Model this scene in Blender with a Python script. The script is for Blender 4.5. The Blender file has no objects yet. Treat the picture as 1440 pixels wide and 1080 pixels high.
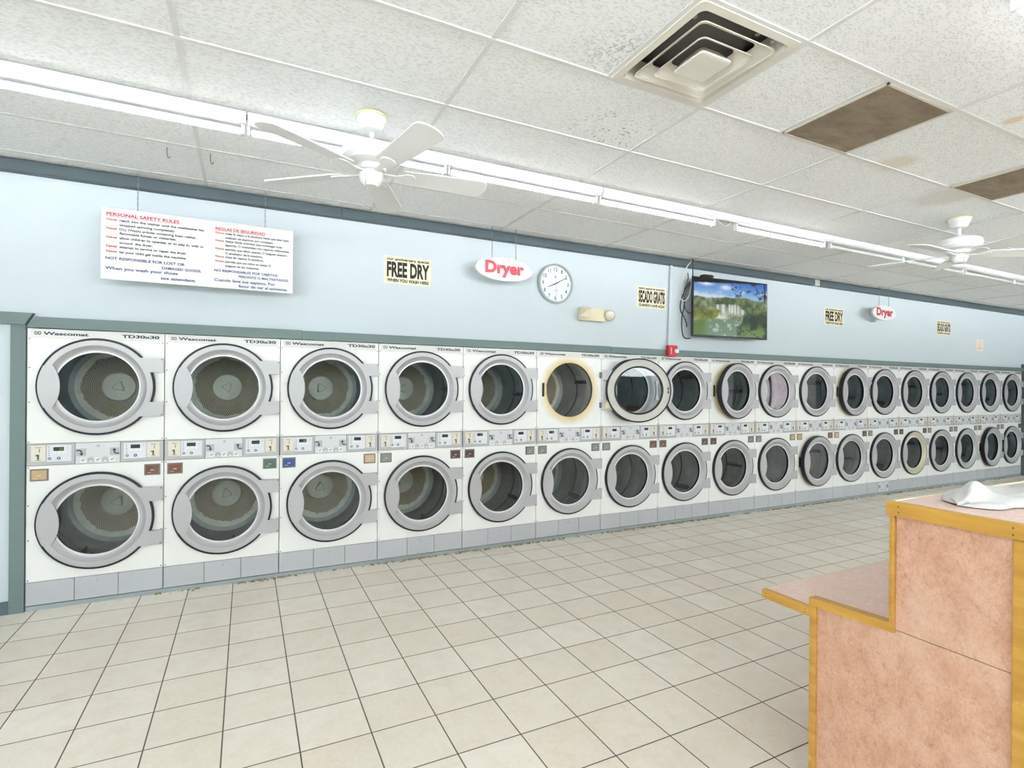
import bpy, bmesh, math, random
import numpy as np
from mathutils import Vector, Matrix

random.seed(7)
PI = math.pi
S = bpy.context.scene
COL = S.collection

# ------------------------------------------------------------------ dimensions (metres)
W = 0.80                      # width of one stacked dryer
N = 18                        # dryers in the row
ZPB, ZPT, ZSB, ZST, ZTOP = 0.035, 0.1985, 0.9994, 1.1544, 1.951
ZU, ZL = 1.551, 0.5955        # door centres
XC = 0.399
CEIL = 3.0879
X_L, X_R, Y_B = -4.6, 17.6, -9.0

# ------------------------------------------------------------------ materials
def lin(c):
    return tuple(((v / 255) / 12.92 if v / 255 <= 0.04045 else ((v / 255 + 0.055) / 1.055) ** 2.4) for v in c) + (1.0,)

class NT:
    """short hand for building node trees"""
    def __init__(self, name):
        self.m = bpy.data.materials.new(name)
        self.m.use_nodes = True
        self.t = self.m.node_tree
        self.b = self.t.nodes['Principled BSDF']
        self.out = self.t.nodes['Material Output']
    def n(self, kind, **kw):
        nd = self.t.nodes.new(kind)
        for k, v in kw.items():
            setattr(nd, k, v)
        return nd
    def l(self, a, b):
        self.t.links.new(a, b)
    def val(self, sock, v):
        if hasattr(v, 'is_output') or isinstance(v, bpy.types.NodeSocket):
            self.l(v, sock)
        else:
            sock.default_value = v
    def math(self, op, a, b=0.0, c=None, clamp=False):
        nd = self.n('ShaderNodeMath', operation=op)
        nd.use_clamp = clamp
        self.val(nd.inputs[0], a); self.val(nd.inputs[1], b)
        if c is not None: self.val(nd.inputs[2], c)
        return nd.outputs[0]
    def mix(self, f, a, b):
        nd = self.n('ShaderNodeMix', data_type='RGBA')
        self.val(nd.inputs[0], f); self.val(nd.inputs[6], a); self.val(nd.inputs[7], b)
        return nd.outputs[2]
    def ramp(self, f, lo, hi, a=0.0, b=1.0):
        nd = self.n('ShaderNodeMapRange'); nd.clamp = True
        self.val(nd.inputs[0], f); nd.inputs[1].default_value = lo; nd.inputs[2].default_value = hi
        nd.inputs[3].default_value = a; nd.inputs[4].default_value = b
        return nd.outputs[0]
    def obj(self):
        return self.n('ShaderNodeTexCoord').outputs['Object']
    def pos(self):
        return self.n('ShaderNodeNewGeometry').outputs['Position']
    def sep(self, v):
        nd = self.n('ShaderNodeSeparateXYZ'); self.l(v, nd.inputs[0]); return nd.outputs
    def comb(self, x, y, z=0.0):
        nd = self.n('ShaderNodeCombineXYZ')
        self.val(nd.inputs[0], x); self.val(nd.inputs[1], y); self.val(nd.inputs[2], z)
        return nd.outputs[0]
    def mapping(self, v, scale=(1, 1, 1), rot=(0, 0, 0), loc=(0, 0, 0)):
        nd = self.n('ShaderNodeMapping'); self.l(v, nd.inputs[0])
        nd.inputs['Scale'].default_value = scale; nd.inputs['Rotation'].default_value = rot; nd.inputs['Location'].default_value = loc
        return nd.outputs[0]
    def noise(self, v, scale, detail=3.0, rough=0.55):
        nd = self.n('ShaderNodeTexNoise'); self.l(v, nd.inputs['Vector'])
        nd.inputs['Scale'].default_value = scale; nd.inputs['Detail'].default_value = detail; nd.inputs['Roughness'].default_value = rough
        return nd.outputs['Fac']
    def bump(self, h, strength=0.2, dist=0.01):
        nd = self.n('ShaderNodeBump'); nd.inputs['Strength'].default_value = strength; nd.inputs['Distance'].default_value = dist
        self.l(h, nd.inputs['Height']); self.l(nd.outputs[0], self.b.inputs['Normal'])
    def base(self, c): self.val(self.b.inputs['Base Color'], c)
    def set(self, rough=None, metal=None, spec=None):
        if rough is not None: self.val(self.b.inputs['Roughness'], rough)
        if metal is not None: self.b.inputs['Metallic'].default_value = metal
        if spec is not None: self.b.inputs['Specular IOR Level'].default_value = spec
        return self

def paint(name, rgb, rough=0.5, metal=0.0, spec=0.5, var=0.04, scale=6.0):
    """plain coloured surface with a faint procedural mottling"""
    t = NT(name)
    a = lin(rgb); b = tuple(min(1, v * (1 - var * 2)) for v in a[:3]) + (1,)
    t.base(t.mix(t.noise(t.obj(), scale), a, b)); t.set(rough, metal, spec)
    return t.m

def emit(name, rgb, strength):
    t = NT(name); t.base((0, 0, 0, 1)); t.set(0.4)
    t.b.inputs['Emission Color'].default_value = lin(rgb); t.b.inputs['Emission Strength'].default_value = strength
    return t.m

M = {}
M['wall'] = paint('pale_blue_wall_paint', (203, 212, 217), 0.75, spec=0.25, var=0.02, scale=1.5)
M['back_wall'] = paint('teal_grey_wall_paint', (120, 140, 146), 0.8, spec=0.2)
M['dark_wain'] = paint('dark_wainscot', (70, 66, 62), 0.6)
M['ledge'] = paint('grey_green_trim_paint', (108, 125, 124), 0.55, var=0.06, scale=9)
M['mould'] = paint('shaded_trim_paint', (86, 100, 106), 0.6, var=0.05, scale=9)  # trim grey darkened to hold the shade of the ceiling corner
M['grey'] = paint('light_grey_door_paint', (178, 177, 178), 0.38, 0.25, var=0.02)
M['greyrim'] = paint('pale_rim_metal', (222, 222, 224), 0.3, 0.2, var=0.02)
M['greyback'] = paint('beige_grey_door_lining', (196, 194, 186), 0.5, var=0.03)
M['console'] = paint('console_grey_metal', (176, 176, 177), 0.42, 0.25, var=0.03)
M['plate'] = paint('brushed_plate', (206, 207, 209), 0.4, 0.2, var=0.02)
M['keypad'] = paint('keypad_overlay', (214, 216, 220), 0.45, var=0.02)
M['coin'] = paint('coin_plate_beige', (216, 209, 195), 0.4, 0.2, var=0.04)
M['kick'] = paint('kick_panel_grey', (186, 188, 192), 0.5, 0.15, var=0.04)
M['kickseam'] = paint('seam_black', (38, 40, 44), 0.8)
M['toe'] = paint('toe_board_blue_grey', (158, 168, 170), 0.6, var=0.08, scale=12)
M['header'] = paint('header_strip_metal', (206, 204, 199), 0.38, 0.2, var=0.02)
M['navy'] = paint('navy_print', (26, 34, 62), 0.5)
M['darkblue'] = paint('dark_blue_print', (38, 48, 72), 0.5)
M['arrowbg'] = paint('arrow_ground_grey', (176, 176, 174), 0.5)
M['white'] = paint('white_print', (232, 232, 230), 0.5)
M['black'] = paint('black_plastic', (22, 22, 24), 0.45)
M['screw'] = paint('screw_steel', (120, 116, 110), 0.4, 0.6)
M['steel'] = paint('bright_steel', (190, 188, 184), 0.3, 0.8)
M['gasket'] = paint('black_rubber', (26, 27, 36), 0.45, spec=0.4)
M['digits'] = emit('green_digits', (110, 190, 70), 0.6)
M['cabinet'] = paint('cabinet_sheet', (72, 72, 74), 0.6, 0.2)
M['green'] = paint('led_dark', (60, 80, 70), 0.4)
M['fanwhite'] = paint('white_fan_enamel', (232, 233, 233), 0.35, var=0.01)
M['fanblade'] = paint('off_white_blade', (236, 237, 236), 0.5, var=0.02)
M['ivory'] = paint('aged_ivory_ring', (226, 220, 178), 0.5)
M['tbar'] = paint('ceiling_grid_white', (226, 227, 227), 0.5, var=0.03, scale=3)
M['housing'] = paint('fixture_white', (230, 231, 232), 0.4, var=0.02)
M['tube_on'] = emit('lit_tube', (248, 250, 255), 8.0)
M['tube_off'] = paint('unlit_tube', (196, 197, 196), 0.2)
M['paper'] = paint('cream_paper', (238, 228, 198), 0.7, var=0.03)
M['signwhite'] = paint('white_sign_board', (222, 222, 221), 0.5, var=0.01)
M['ink'] = paint('black_ink', (24, 24, 26), 0.6)
M['inkgrey'] = paint('grey_ink', (50, 54, 62), 0.6)
M['red_ink'] = paint('red_ink', (196, 50, 66), 0.6)
M['rose_ink'] = paint('rose_ink', (214, 84, 100), 0.6)
M['faded_red'] = paint('faded_red_ink', (200, 84, 88), 0.6)
M['blue_ink'] = paint('blue_ink', (48, 54, 120), 0.6)
M['chain'] = paint('chain_metal', (140, 140, 136), 0.4, 0.5)
M['clockgrey'] = paint('clock_rim_grey', (178, 186, 186), 0.4, 0.1)
M['clockface'] = paint('clock_face_white', (236, 238, 240), 0.6)
M['alarm'] = paint('alarm_red', (190, 24, 44), 0.4)
M['lens'] = paint('strobe_lens', (226, 226, 222), 0.2)
M['emer'] = paint('aged_cream_plastic', (228, 219, 190), 0.45, var=0.05)
M['emerlamp'] = paint('lamp_head_tan', (214, 200, 168), 0.4, var=0.05)
M['emerclear'] = paint('lamp_lens_clear', (222, 214, 198), 0.15)
M['conduit'] = paint('painted_conduit', (206, 216, 222), 0.5)
M['cable_b'] = paint('black_cable', (34, 38, 44), 0.5)
M['cable_w'] = paint('white_cable', (206, 206, 198), 0.5)
M['pink'] = paint('pink_notice_paper', (232, 216, 206), 0.7)
M['tvblack'] = paint('tv_black', (20, 20, 22), 0.35)
M['dirt'] = paint('dirty_duct_grey', (118, 116, 112), 0.8, var=0.2)
M['diff'] = paint('vent_off_white', (226, 222, 212), 0.45, var=0.05, scale=10)
M['towel'] = None

def glass(name, tint=(0.90, 0.93, 0.93), gloss=1.0):
    t = NT(name)
    t.t.nodes.remove(t.b)
    tr = t.n('ShaderNodeBsdfTransparent'); tr.inputs[0].default_value = tint + (1,)
    gl = t.n('ShaderNodeBsdfGlossy'); gl.inputs['Roughness'].default_value = 0.02; gl.inputs[0].default_value = (1, 1, 1, 1)
    ge = t.n('ShaderNodeNewGeometry')
    dt = t.n('ShaderNodeVectorMath', operation='DOT_PRODUCT'); t.l(ge.outputs['Normal'], dt.inputs[0]); t.l(ge.outputs['Incoming'], dt.inputs[1])
    fr = t.math('MULTIPLY_ADD', t.math('POWER', t.math('SUBTRACT', 1.0, t.math('ABSOLUTE', dt.outputs['Value'])), 5.0), 0.95 * gloss, 0.045 * gloss)
    mx = t.n('ShaderNodeMixShader')
    t.l(fr, mx.inputs[0]); t.l(tr.outputs[0], mx.inputs[1]); t.l(gl.outputs[0], mx.inputs[2]); t.l(mx.outputs[0], t.out.inputs[0])
    return t.m
M['glass'] = glass('door_glass', (0.78, 0.82, 0.82))
M['clearglass'] = glass('window_glass', (0.95, 0.97, 0.97))
M['thinglass'] = glass('clock_cover_glass', (0.98, 0.985, 0.985), 0.6)

# enamel panel, stained yellow around the door opening (mesh origin = centre of the opening)
def enamel(name, reach):
    t = NT(name)
    o = t.sep(t.obj())
    r = t.math('SQRT', t.math('ADD', t.math('MULTIPLY', o[0], o[0]), t.math('MULTIPLY', o[2], o[2])))
    nz = t.noise(t.obj(), 9.0, 4)
    r2 = t.math('ADD', r, t.math('MULTIPLY_ADD', nz, 0.05, -0.025))
    m = t.ramp(r2, 0.295, reach, 0.95, 0.0)
    base = t.mix(t.noise(t.obj(), 3.0), lin((234, 234, 231)), lin((231, 231, 227)))
    t.base(t.mix(m, base, lin((208, 186, 128)))); t.set(0.32, 0, 0.45)
    return t.m
M['enamel'] = enamel('white_enamel_panel', 0.345)
M['enamel_stained'] = enamel('white_enamel_panel_stained', 0.378)

def drum_metal():
    t = NT('galvanised_drum'); ob = t.obj()
    nz = t.noise(ob, 5.0, 5, 0.65)
    c = t.mix(t.ramp(nz, 0.3, 0.7), lin((140, 146, 146)), lin((180, 182, 178)))
    t.base(c); t.set(0.42, 0.25)
    return t.m
M['drum'] = drum_metal()

def drum_back():
    t = NT('perforated_drum_back'); ob = t.obj(); o = t.sep(ob)
    r = t.math('SQRT', t.math('ADD', t.math('MULTIPLY', o[0], o[0]), t.math('MULTIPLY', o[2], o[2])))
    th = t.math('ARCTAN2', o[2], o[0])
    row = t.math('DIVIDE', r, 0.0125)
    ri = t.math('FLOOR', row)
    u = t.math('ADD', t.math('MULTIPLY', th, 84 / (2 * PI)), t.math('MULTIPLY', ri, 0.5))
    fu = t.math('SUBTRACT', t.math('FRACT', t.math('ADD', u, 200.0)), 0.5)
    fv = t.math('SUBTRACT', t.math('FRACT', row), 0.5)
    d = t.math('SQRT', t.math('ADD', t.math('MULTIPLY', fu, fu), t.math('MULTIPLY', fv, fv)))
    hole = t.ramp(d, 0.30, 0.38, 1.0, 0.0)
    edge = t.math('ADD', r, t.math('MULTIPLY_ADD', t.noise(ob, 14.0), 0.05, -0.025))
    zone = t.math('MULTIPLY', t.math('GREATER_THAN', r, 0.118), t.ramp(edge, 0.252, 0.258, 1.0, 0.0))
    nz = t.noise(ob, 7.0, 5, 0.65)
    metal = t.mix(t.ramp(nz, 0.3, 0.7), lin((204, 202, 188)), lin((236, 232, 216)))
    rust = t.mix(t.math('MULTIPLY', zone, t.ramp(nz, 0.35, 0.7, 0.35, 0.95)), metal, lin((184, 156, 108)))
    t.base(t.mix(t.math('MULTIPLY', hole, zone), rust, lin((38, 28, 18)))); t.set(0.5, 0.35)
    return t.m
M['drumback'] = drum_back()
M['hub'] = paint('hub_plate', (236, 232, 214), 0.45, 0.4, var=0.18, scale=8)
M['hubcap'] = paint('hub_cap', (200, 196, 182), 0.5, 0.2, var=0.1, scale=14)
M['lifter'] = paint('dark_lifter', (92, 90, 86), 0.5, 0.3, var=0.08)

def floor_mat():
    t = NT('cream_floor_tile'); p = t.pos()
    mp = t.mapping(p, loc=(-0.0600, 0.2145, 0))
    br = t.n('ShaderNodeTexBrick', offset=0.0, squash=1.0)
    t.l(mp, br.inputs['Vector'])
    br.inputs['Scale'].default_value = 1.0; br.inputs['Brick Width'].default_value = 0.3022; br.inputs['Row Height'].default_value = 0.3018
    br.inputs['Mortar Size'].default_value = 0.0032; br.inputs['Mortar Smooth'].default_value = 0.15; br.inputs['Bias'].default_value = 0.0
    br.inputs['Color1'].default_value = lin((240, 233, 221)); br.inputs['Color2'].default_value = lin((230, 220, 205))
    n1 = t.noise(mp, 9.0, 5, 0.65); n2 = t.noise(mp, 46.0, 3, 0.6); n3 = t.noise(mp, 1.2, 2)
    c = t.mix(t.ramp(n1, 0.42, 0.72, 0.0, 0.5), br.outputs['Color'], lin((222, 202, 178)))
    c = t.mix(t.ramp(n2, 0.40, 0.75, 0.0, 0.45), c, lin((244, 240, 232)))
    c = t.mix(t.ramp(n3, 0.40, 0.70, 0.0, 0.18), c, lin((196, 182, 160)))
    gr = t.mix(t.noise(mp, 3.0), lin((64, 58, 54)), lin((120, 110, 100)))
    c = t.mix(br.outputs['Fac'], c, gr)
    t.base(c); t.set(t.math('MULTIPLY_ADD', br.outputs['Fac'], 0.4, t.ramp(n1, 0.2, 0.8, 0.26, 0.40)), 0, 0.45)
    t.bump(t.math('MULTIPLY', br.outputs['Fac'], -1.0), 0.5, 0.002)
    return t.m
M['floor'] = floor_mat()

def ceiling_mat():
    t = NT('fissured_ceiling_tile'); p = t.pos()
    total = None
    for i, (rot, sc, off) in enumerate([(0.5, 34.0, 0.0), (1.35, 30.0, 3.7), (2.4, 38.0, 8.1)]):
        wv = t.n('ShaderNodeVectorMath', operation='ADD')
        nd = t.n('ShaderNodeTexNoise'); t.l(p, nd.inputs['Vector']); nd.inputs['Scale'].default_value = 22.0
        sb = t.n('ShaderNodeVectorMath', operation='SCALE'); t.l(nd.outputs['Color'], sb.inputs[0]); sb.inputs['Scale'].default_value = 0.022
        t.l(p, wv.inputs[0]); t.l(sb.outputs[0], wv.inputs[1])
        mp = t.mapping(wv.outputs[0], scale=(1.0, 3.4, 1.0), rot=(0, 0, rot), loc=(off, off, 0))
        vo = t.n('ShaderNodeTexVoronoi'); vo.voronoi_dimensions = '2D'; t.l(mp, vo.inputs['Vector']); vo.inputs['Scale'].default_value = sc
        cs = t.n('ShaderNodeSeparateColor'); t.l(vo.outputs['Color'], cs.inputs[0])
        on = t.math('GREATER_THAN', cs.outputs[0], 0.66)
        dash = t.math('MULTIPLY', t.ramp(vo.outputs['Distance'], 0.24, 0.36, 1.0, 0.0), on)
        dash = t.math('MULTIPLY', dash, t.ramp(cs.outputs[1], 0.0, 1.0, 0.35, 1.0))
        total = dash if total is None else t.math('MAXIMUM', total, dash)
    s = t.sep(p)
    def blob(x, y, r, soft=0.5):
        dx = t.math('SUBTRACT', s[0], x); dy = t.math('SUBTRACT', s[1], y)
        d = t.math('SQRT', t.math('ADD', t.math('MULTIPLY', dx, dx), t.math('MULTIPLY', dy, dy)))
        d = t.math('ADD', d, t.math('MULTIPLY_ADD', t.noise(p, 9.0, 4, 0.7), r * 0.9, -r * 0.45))
        return t.ramp(d, r * (1 - soft), r, 1.0, 0.0)
    base = t.mix(t.noise(p, 2.0), lin((248, 250, 252)), lin((244, 246, 247)))
    c = t.mix(t.math('MULTIPLY', total, 0.34), base, lin((160, 154, 146)))
    # soot specks beside the vent
    soot = t.math('MULTIPLY', blob(2.86, -2.80, 0.26, 0.9), t.ramp(t.noise(p, 60.0, 2), 0.50, 0.60))
    c = t.mix(t.math('MULTIPLY', soot, 0.40), c, lin((96, 88, 82)))
    spots = t.math('MULTIPLY', blob(3.28, -2.20, 0.34, 0.7), t.ramp(t.noise(p, 46.0, 1), 0.64, 0.70))
    c = t.mix(t.math('MULTIPLY', spots, 0.7), c, lin((92, 84, 76)))
    # water stains and a daub of fresh paint
    for x, y, r, col, k in [(5.24, -2.70, 0.15, (222, 206, 178), 0.5), (5.20, -3.33, 0.06, (224, 196, 158), 0.7), (6.25, -2.50, 0.28, (206, 202, 196), 0.5), (7.2, -1.25, 0.25, (206, 202, 194), 0.45)]:
        c = t.mix(t.math('MULTIPLY', blob(x, y, r), k), c, lin(col))
    ring = t.math('SUBTRACT', blob(5.235, -1.76, 0.105, 0.25), blob(5.235, -1.76, 0.05, 0.4), clamp=True)
    c = t.mix(ring, c, lin((246, 247, 249)))
    t.base(c); t.set(0.9, 0, 0.1)
    t.bump(t.math('MULTIPLY', total, -1.0), 0.4, 0.004)
    return t.m
M['ceil'] = ceiling_mat()

def laminate(name, a, b, dark, k):
    t = NT(name); ob = t.obj()
    mp = t.mapping(ob, scale=(1.0, 1.0, 0.75), rot=(0.6, 0, 0))
    n1 = t.noise(mp, 11.0, 7, 0.72); n2 = t.noise(mp, 46.0, 4, 0.75); n3 = t.noise(mp, 4.0, 4, 0.6); n4 = t.noise(mp, 150.0, 2, 0.6)
    c = t.mix(t.ramp(n1, 0.34, 0.66), lin(a), lin(b))
    c = t.mix(t.ramp(n4, 0.45, 0.70, 0.0, 0.35), c, lin(tuple(int(q * 0.78) for q in b)))
    c = t.mix(t.ramp(n2, 0.54, 0.72, 0.0, k), c, lin(dark))
    c = t.mix(t.ramp(n3, 0.50, 0.75, 0.0, 0.45), c, lin((232, 206, 188)))
    t.base(c); t.set(0.4, 0, 0.4)
    return t.m
M['laminate'] = laminate('salmon_laminate', (214, 172, 147), (196, 148, 122), (142, 100, 78), 0.5)
M['lamtop'] = laminate('worn_pink_laminate', (234, 210, 200), (224, 192, 182), (244, 236, 230), 0.9)

def wood():
    t = NT('golden_varnished_pine'); ob = t.obj()
    n1 = t.noise(t.mapping(ob, scale=(26, 3, 26)), 1.0, 4, 0.6); n2 = t.noise(ob, 7.0, 4, 0.7)
    c = t.mix(t.ramp(n1, 0.3, 0.7), lin((200, 154, 66)), lin((172, 124, 44)))
    c = t.mix(t.ramp(n2, 0.64, 0.72, 0.0, 0.55), c, lin((232, 206, 142)))
    t.base(c); t.set(0.35, 0, 0.5)
    return t.m
M['wood'] = wood()
M['wornedge'] = paint('worn_cream_edging', (232, 222, 198), 0.5, var=0.06, scale=12)

def weave():
    t = NT('dusty_filter_weave'); p = t.pos()
    s = t.sep(p)
    w = t.math('MULTIPLY', t.math('SINE', t.math('MULTIPLY', t.math('ADD', s[0], s[1]), 480.0)), t.math('SINE', t.math('MULTIPLY', t.math('SUBTRACT', s[0], s[1]), 480.0)))
    n1 = t.noise(t.mapping(p, scale=(1, 2.2, 1)), 6.0, 5, 0.65)
    c = t.mix(t.ramp(n1, 0.3, 0.7), lin((128, 114, 98)), lin((160, 148, 130)))
    c = t.mix(t.ramp(w, -0.6, 0.8, 0.30, 0.0), c, lin((84, 72, 60)))
    t.base(c); t.set(0.9, 0, 0.1)
    return t.m
M['weave'] = weave()

def terry():
    t = NT('white_terry_cloth'); ob = t.obj()
    n = t.noise(ob, 260.0, 3, 0.7)
    t.base(t.mix(n, lin((222, 222, 221)), lin((204, 204, 203)))); t.set(0.95, 0, 0.1)
    t.bump(n, 0.5, 0.004)
    return t.m
M['towel'] = terry()
M['caulk'] = paint('crumbled_caulk', (176, 168, 136), 0.9, var=0.3, scale=40)

# ------------------------------------------------------------------ mesh helpers
def B(): return bmesh.new()

def box(bm, x0, x1, y0, y1, z0, z1, mi=0, bev=0.0):
    vs = [bm.verts.new((x, y, z)) for x in (x0, x1) for y in (y0, y1) for z in (z0, z1)]
    fs = []
    for idx in ((0, 1, 3, 2), (4, 6, 7, 5), (0, 4, 5, 1), (2, 3, 7, 6), (0, 2, 6, 4), (1, 5, 7, 3)):
        f = bm.faces.new([vs[i] for i in idx]); f.material_index = mi; fs.append(f)
    if bev > 0:
        es = list({e for f in fs for e in f.edges})
        r = bmesh.ops.bevel(bm, geom=es, offset=bev, segments=2, affect='EDGES', profile=0.5)
        for f in r['faces']: f.material_index = mi
    return fs

def lathe(bm, prof, axis='y', n=48, mi=0, c=(0, 0, 0), closed=False):
    """prof: list of (radius, height[, material]) turned about an axis"""
    rings = []
    for q in prof:
        r, h = q[0], q[1]
        if r < 1e-6:
            p = {'y': (0, h, 0), 'z': (0, 0, h), 'x': (h, 0, 0)}[axis]
            rings.append([bm.verts.new((p[0] + c[0], p[1] + c[1], p[2] + c[2]))])
        else:
            ring = []
            for i in range(n):
                a = 2 * PI * i / n; u, v = r * math.cos(a), r * math.sin(a)
                p = {'y': (u, h, v), 'z': (u, v, h), 'x': (h, u, v)}[axis]
                ring.append(bm.verts.new((p[0] + c[0], p[1] + c[1], p[2] + c[2])))
            rings.append(ring)
    pairs = list(zip(range(len(rings) - 1), range(1, len(rings))))
    if closed: pairs.append((len(rings) - 1, 0))
    for a, b in pairs:
        A, Bq = rings[a], rings[b]
        m = prof[b][2] if len(prof[b]) > 2 else mi
        if len(A) == 1 and len(Bq) == 1: continue
        for i in range(n):
            j = (i + 1) % n
            if len(A) == 1: vs = [A[0], Bq[i], Bq[j]]
            elif len(Bq) == 1: vs = [A[i], A[j], Bq[0]]
            else: vs = [A[i], A[j], Bq[j], Bq[i]]
            f = bm.faces.new(vs); f.material_index = m; f.smooth = True

def prism(bm, poly, axis, d0, d1, mi=0):
    """poly of (u, v); axis y: (u->x, v->z); axis z: (x, y); axis x: (y, z)"""
    def P(u, v, d): return {'y': (u, d, v), 'z': (u, v, d), 'x': (d, u, v)}[axis]
    a = [bm.verts.new(P(u, v, d0)) for u, v in poly]; b = [bm.verts.new(P(u, v, d1)) for u, v in poly]
    fs = [bm.faces.new(a), bm.faces.new(list(reversed(b)))]
    n = len(poly)
    for i in range(n):
        fs.append(bm.faces.new([a[i], a[(i + 1) % n], b[(i + 1) % n], b[i]]))
    for f in fs: f.material_index = mi

def tube(bm, pts, r, n=8, mi=0, cap=True):
    pts = [Vector(p) for p in pts]
    rings = []
    for i, p in enumerate(pts):
        d = (pts[min(i + 1, len(pts) - 1)] - pts[max(i - 1, 0)]).normalized()
        up = Vector((0, 0, 1)) if abs(d.z) < 0.9 else Vector((1, 0, 0))
        u = d.cross(up).normalized(); v = d.cross(u).normalized()
        rings.append([bm.verts.new(p + (u * math.cos(2 * PI * k / n) + v * math.sin(2 * PI * k / n)) * r) for k in range(n)])
    for A, Bq in zip(rings, rings[1:]):
        for k in range(n):
            f = bm.faces.new([A[k], A[(k + 1) % n], Bq[(k + 1) % n], Bq[k]]); f.smooth = True; f.material_index = mi
    if cap:
        for rg in (rings[0], rings[-1]):
            f = bm.faces.new(rg); f.material_index = mi

def spline(pts, n=10):
    out = []
    P = [Vector(p) for p in pts]
    for i in range(len(P) - 1):
        p0, p1, p2, p3 = P[max(i - 1, 0)], P[i], P[i + 1], P[min(i + 2, len(P) - 1)]
        for k in range(n):
            t = k / n
            out.append(0.5 * ((2 * p1) + (p2 - p0) * t + (2 * p0 - 5 * p1 + 4 * p2 - p3) * t * t + (3 * p1 - p0 - 3 * p2 + p3) * t ** 3))
    out.append(P[-1])
    return out

def obj(name, bm, mats, parent=None, loc=(0, 0, 0), rot=(0, 0, 0)):
    me = bpy.data.meshes.new(name)
    bmesh.ops.recalc_face_normals(bm, faces=bm.faces[:])
    for e in bm.edges:
        if len(e.link_faces) == 2 and e.calc_face_angle(0) > 0.45: e.smooth = False
    bm.to_mesh(me); bm.free()
    for m in (mats if isinstance(mats, (list, tuple)) else [mats]): me.materials.append(m)
    o = bpy.data.objects.new(name, me); COL.objects.link(o)
    o.location = loc; o.rotation_euler = rot
    if parent is not None: o.parent = parent
    return o

def tag(o, label, cat, group=None, kind=None):
    o['label'] = label; o['category'] = cat
    if group: o['group'] = group
    if kind: o['kind'] = kind
    return o

def thing(name, loc, label, cat, group=None, rz=0.0):
    o = bpy.data.objects.new(name, None); COL.objects.link(o)
    o.empty_display_size = 0.1; o.location = loc; o.rotation_euler = (0, 0, rz)
    return tag(o, label, cat, group)

def struct(name, bm, mats, label, cat):
    o = obj(name, bm, mats)
    return tag(o, label, cat, kind='structure')

# ------------------------------------------------------------------ lettering
_TC = {}
def glyphs(s, bold=0.0):
    k = (s, bold)
    if k not in _TC:
        cu = bpy.data.curves.new('text_source', 'FONT'); cu.body = s; cu.offset = bold; cu.resolution_u = 3
        ob = bpy.data.objects.new('text_source', cu); COL.objects.link(ob)
        dg = bpy.context.evaluated_depsgraph_get(); dg.update()
        me = bpy.data.meshes.new_from_object(ob.evaluated_get(dg))
        v = [tuple(q.co[:2]) for q in me.vertices]; f = [list(p.vertices) for p in me.polygons]
        bpy.data.objects.remove(ob); bpy.data.curves.remove(cu); bpy.data.meshes.remove(me)
        _TC[k] = (v, f)
    return _TC[k]

def cap_h(bold): 
    v, _ = glyphs('H', bold); return max(q[1] for q in v) - min(q[1] for q in v)

def letters(bm, s, x0, x1, base, cap, y, bold=0.0, mi=0, shear=0.0, curve=None):
    """print s on a vertical plane y = const from x0 to x1 with its baseline and capital height in metres"""
    v, f = glyphs(s, bold)
    a = min(q[0] for q in v); b = max(q[0] for q in v); sy = cap / cap_h(bold)
    sx = (x1 - x0) / (b - a) if x1 is not None else sy
    vs = []
    for px, py in v:
        X = x0 + (px - a) * sx + shear * py * sy; Z = base + (py + (bold if bold else 0)) * sy
        vs.append(bm.verts.new((X, y, Z)))
    for idx in f:
        try:
            fc = bm.faces.new([vs[i] for i in idx]); fc.material_index = mi
        except ValueError: pass

# ================================================================== SETTING
# floor
bm = B(); box(bm, X_L, X_R, Y_B, 1.2, -0.1, 0.0)
struct('floor', bm, M['floor'], 'cream square floor tiles with dark grout', 'floor')

# wall above and beside the dryers
bm = B()
WY = 0.012
box(bm, X_L, X_R, WY, WY + 0.10, ZTOP + 0.004, 3.2)
box(bm, X_L, -0.004, WY, WY + 0.10, 0, ZTOP + 0.004)
box(bm, N * W + 0.004, X_R, WY, WY + 0.10, 0, ZTOP + 0.004)
struct('wall_back', bm, M['wall'], 'pale blue painted wall above the dryers', 'wall')
bm = B(); box(bm, X_L, X_R, 1.15, 1.2, 0, 3.2)
struct('wall_service', bm, M['back_wall'], 'service wall hidden behind the dryer row', 'wall')

def wall_with_holes(bm, axis, pos, thick, a0, a1, holes):
    """wall on x = pos or y = pos running a0..a1, with (b0, b1, z0, z1) openings"""
    def bx(u0, u1, z0, z1):
        if u1 - u0 < 1e-4 or z1 - z0 < 1e-4: return
        if axis == 'x': box(bm, pos, pos + thick, u0, u1, z0, z1)
        else: box(bm, u0, u1, pos, pos + thick, z0, z1)
    cur = a0
    for b0, b1, z0, z1 in sorted(holes):
        bx(cur, b0, 0, 3.2); bx(b0, b1, 0, z0); bx(b0, b1, z1, 3.2); cur = b1
    bx(cur, a1, 0, 3.2)

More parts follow.
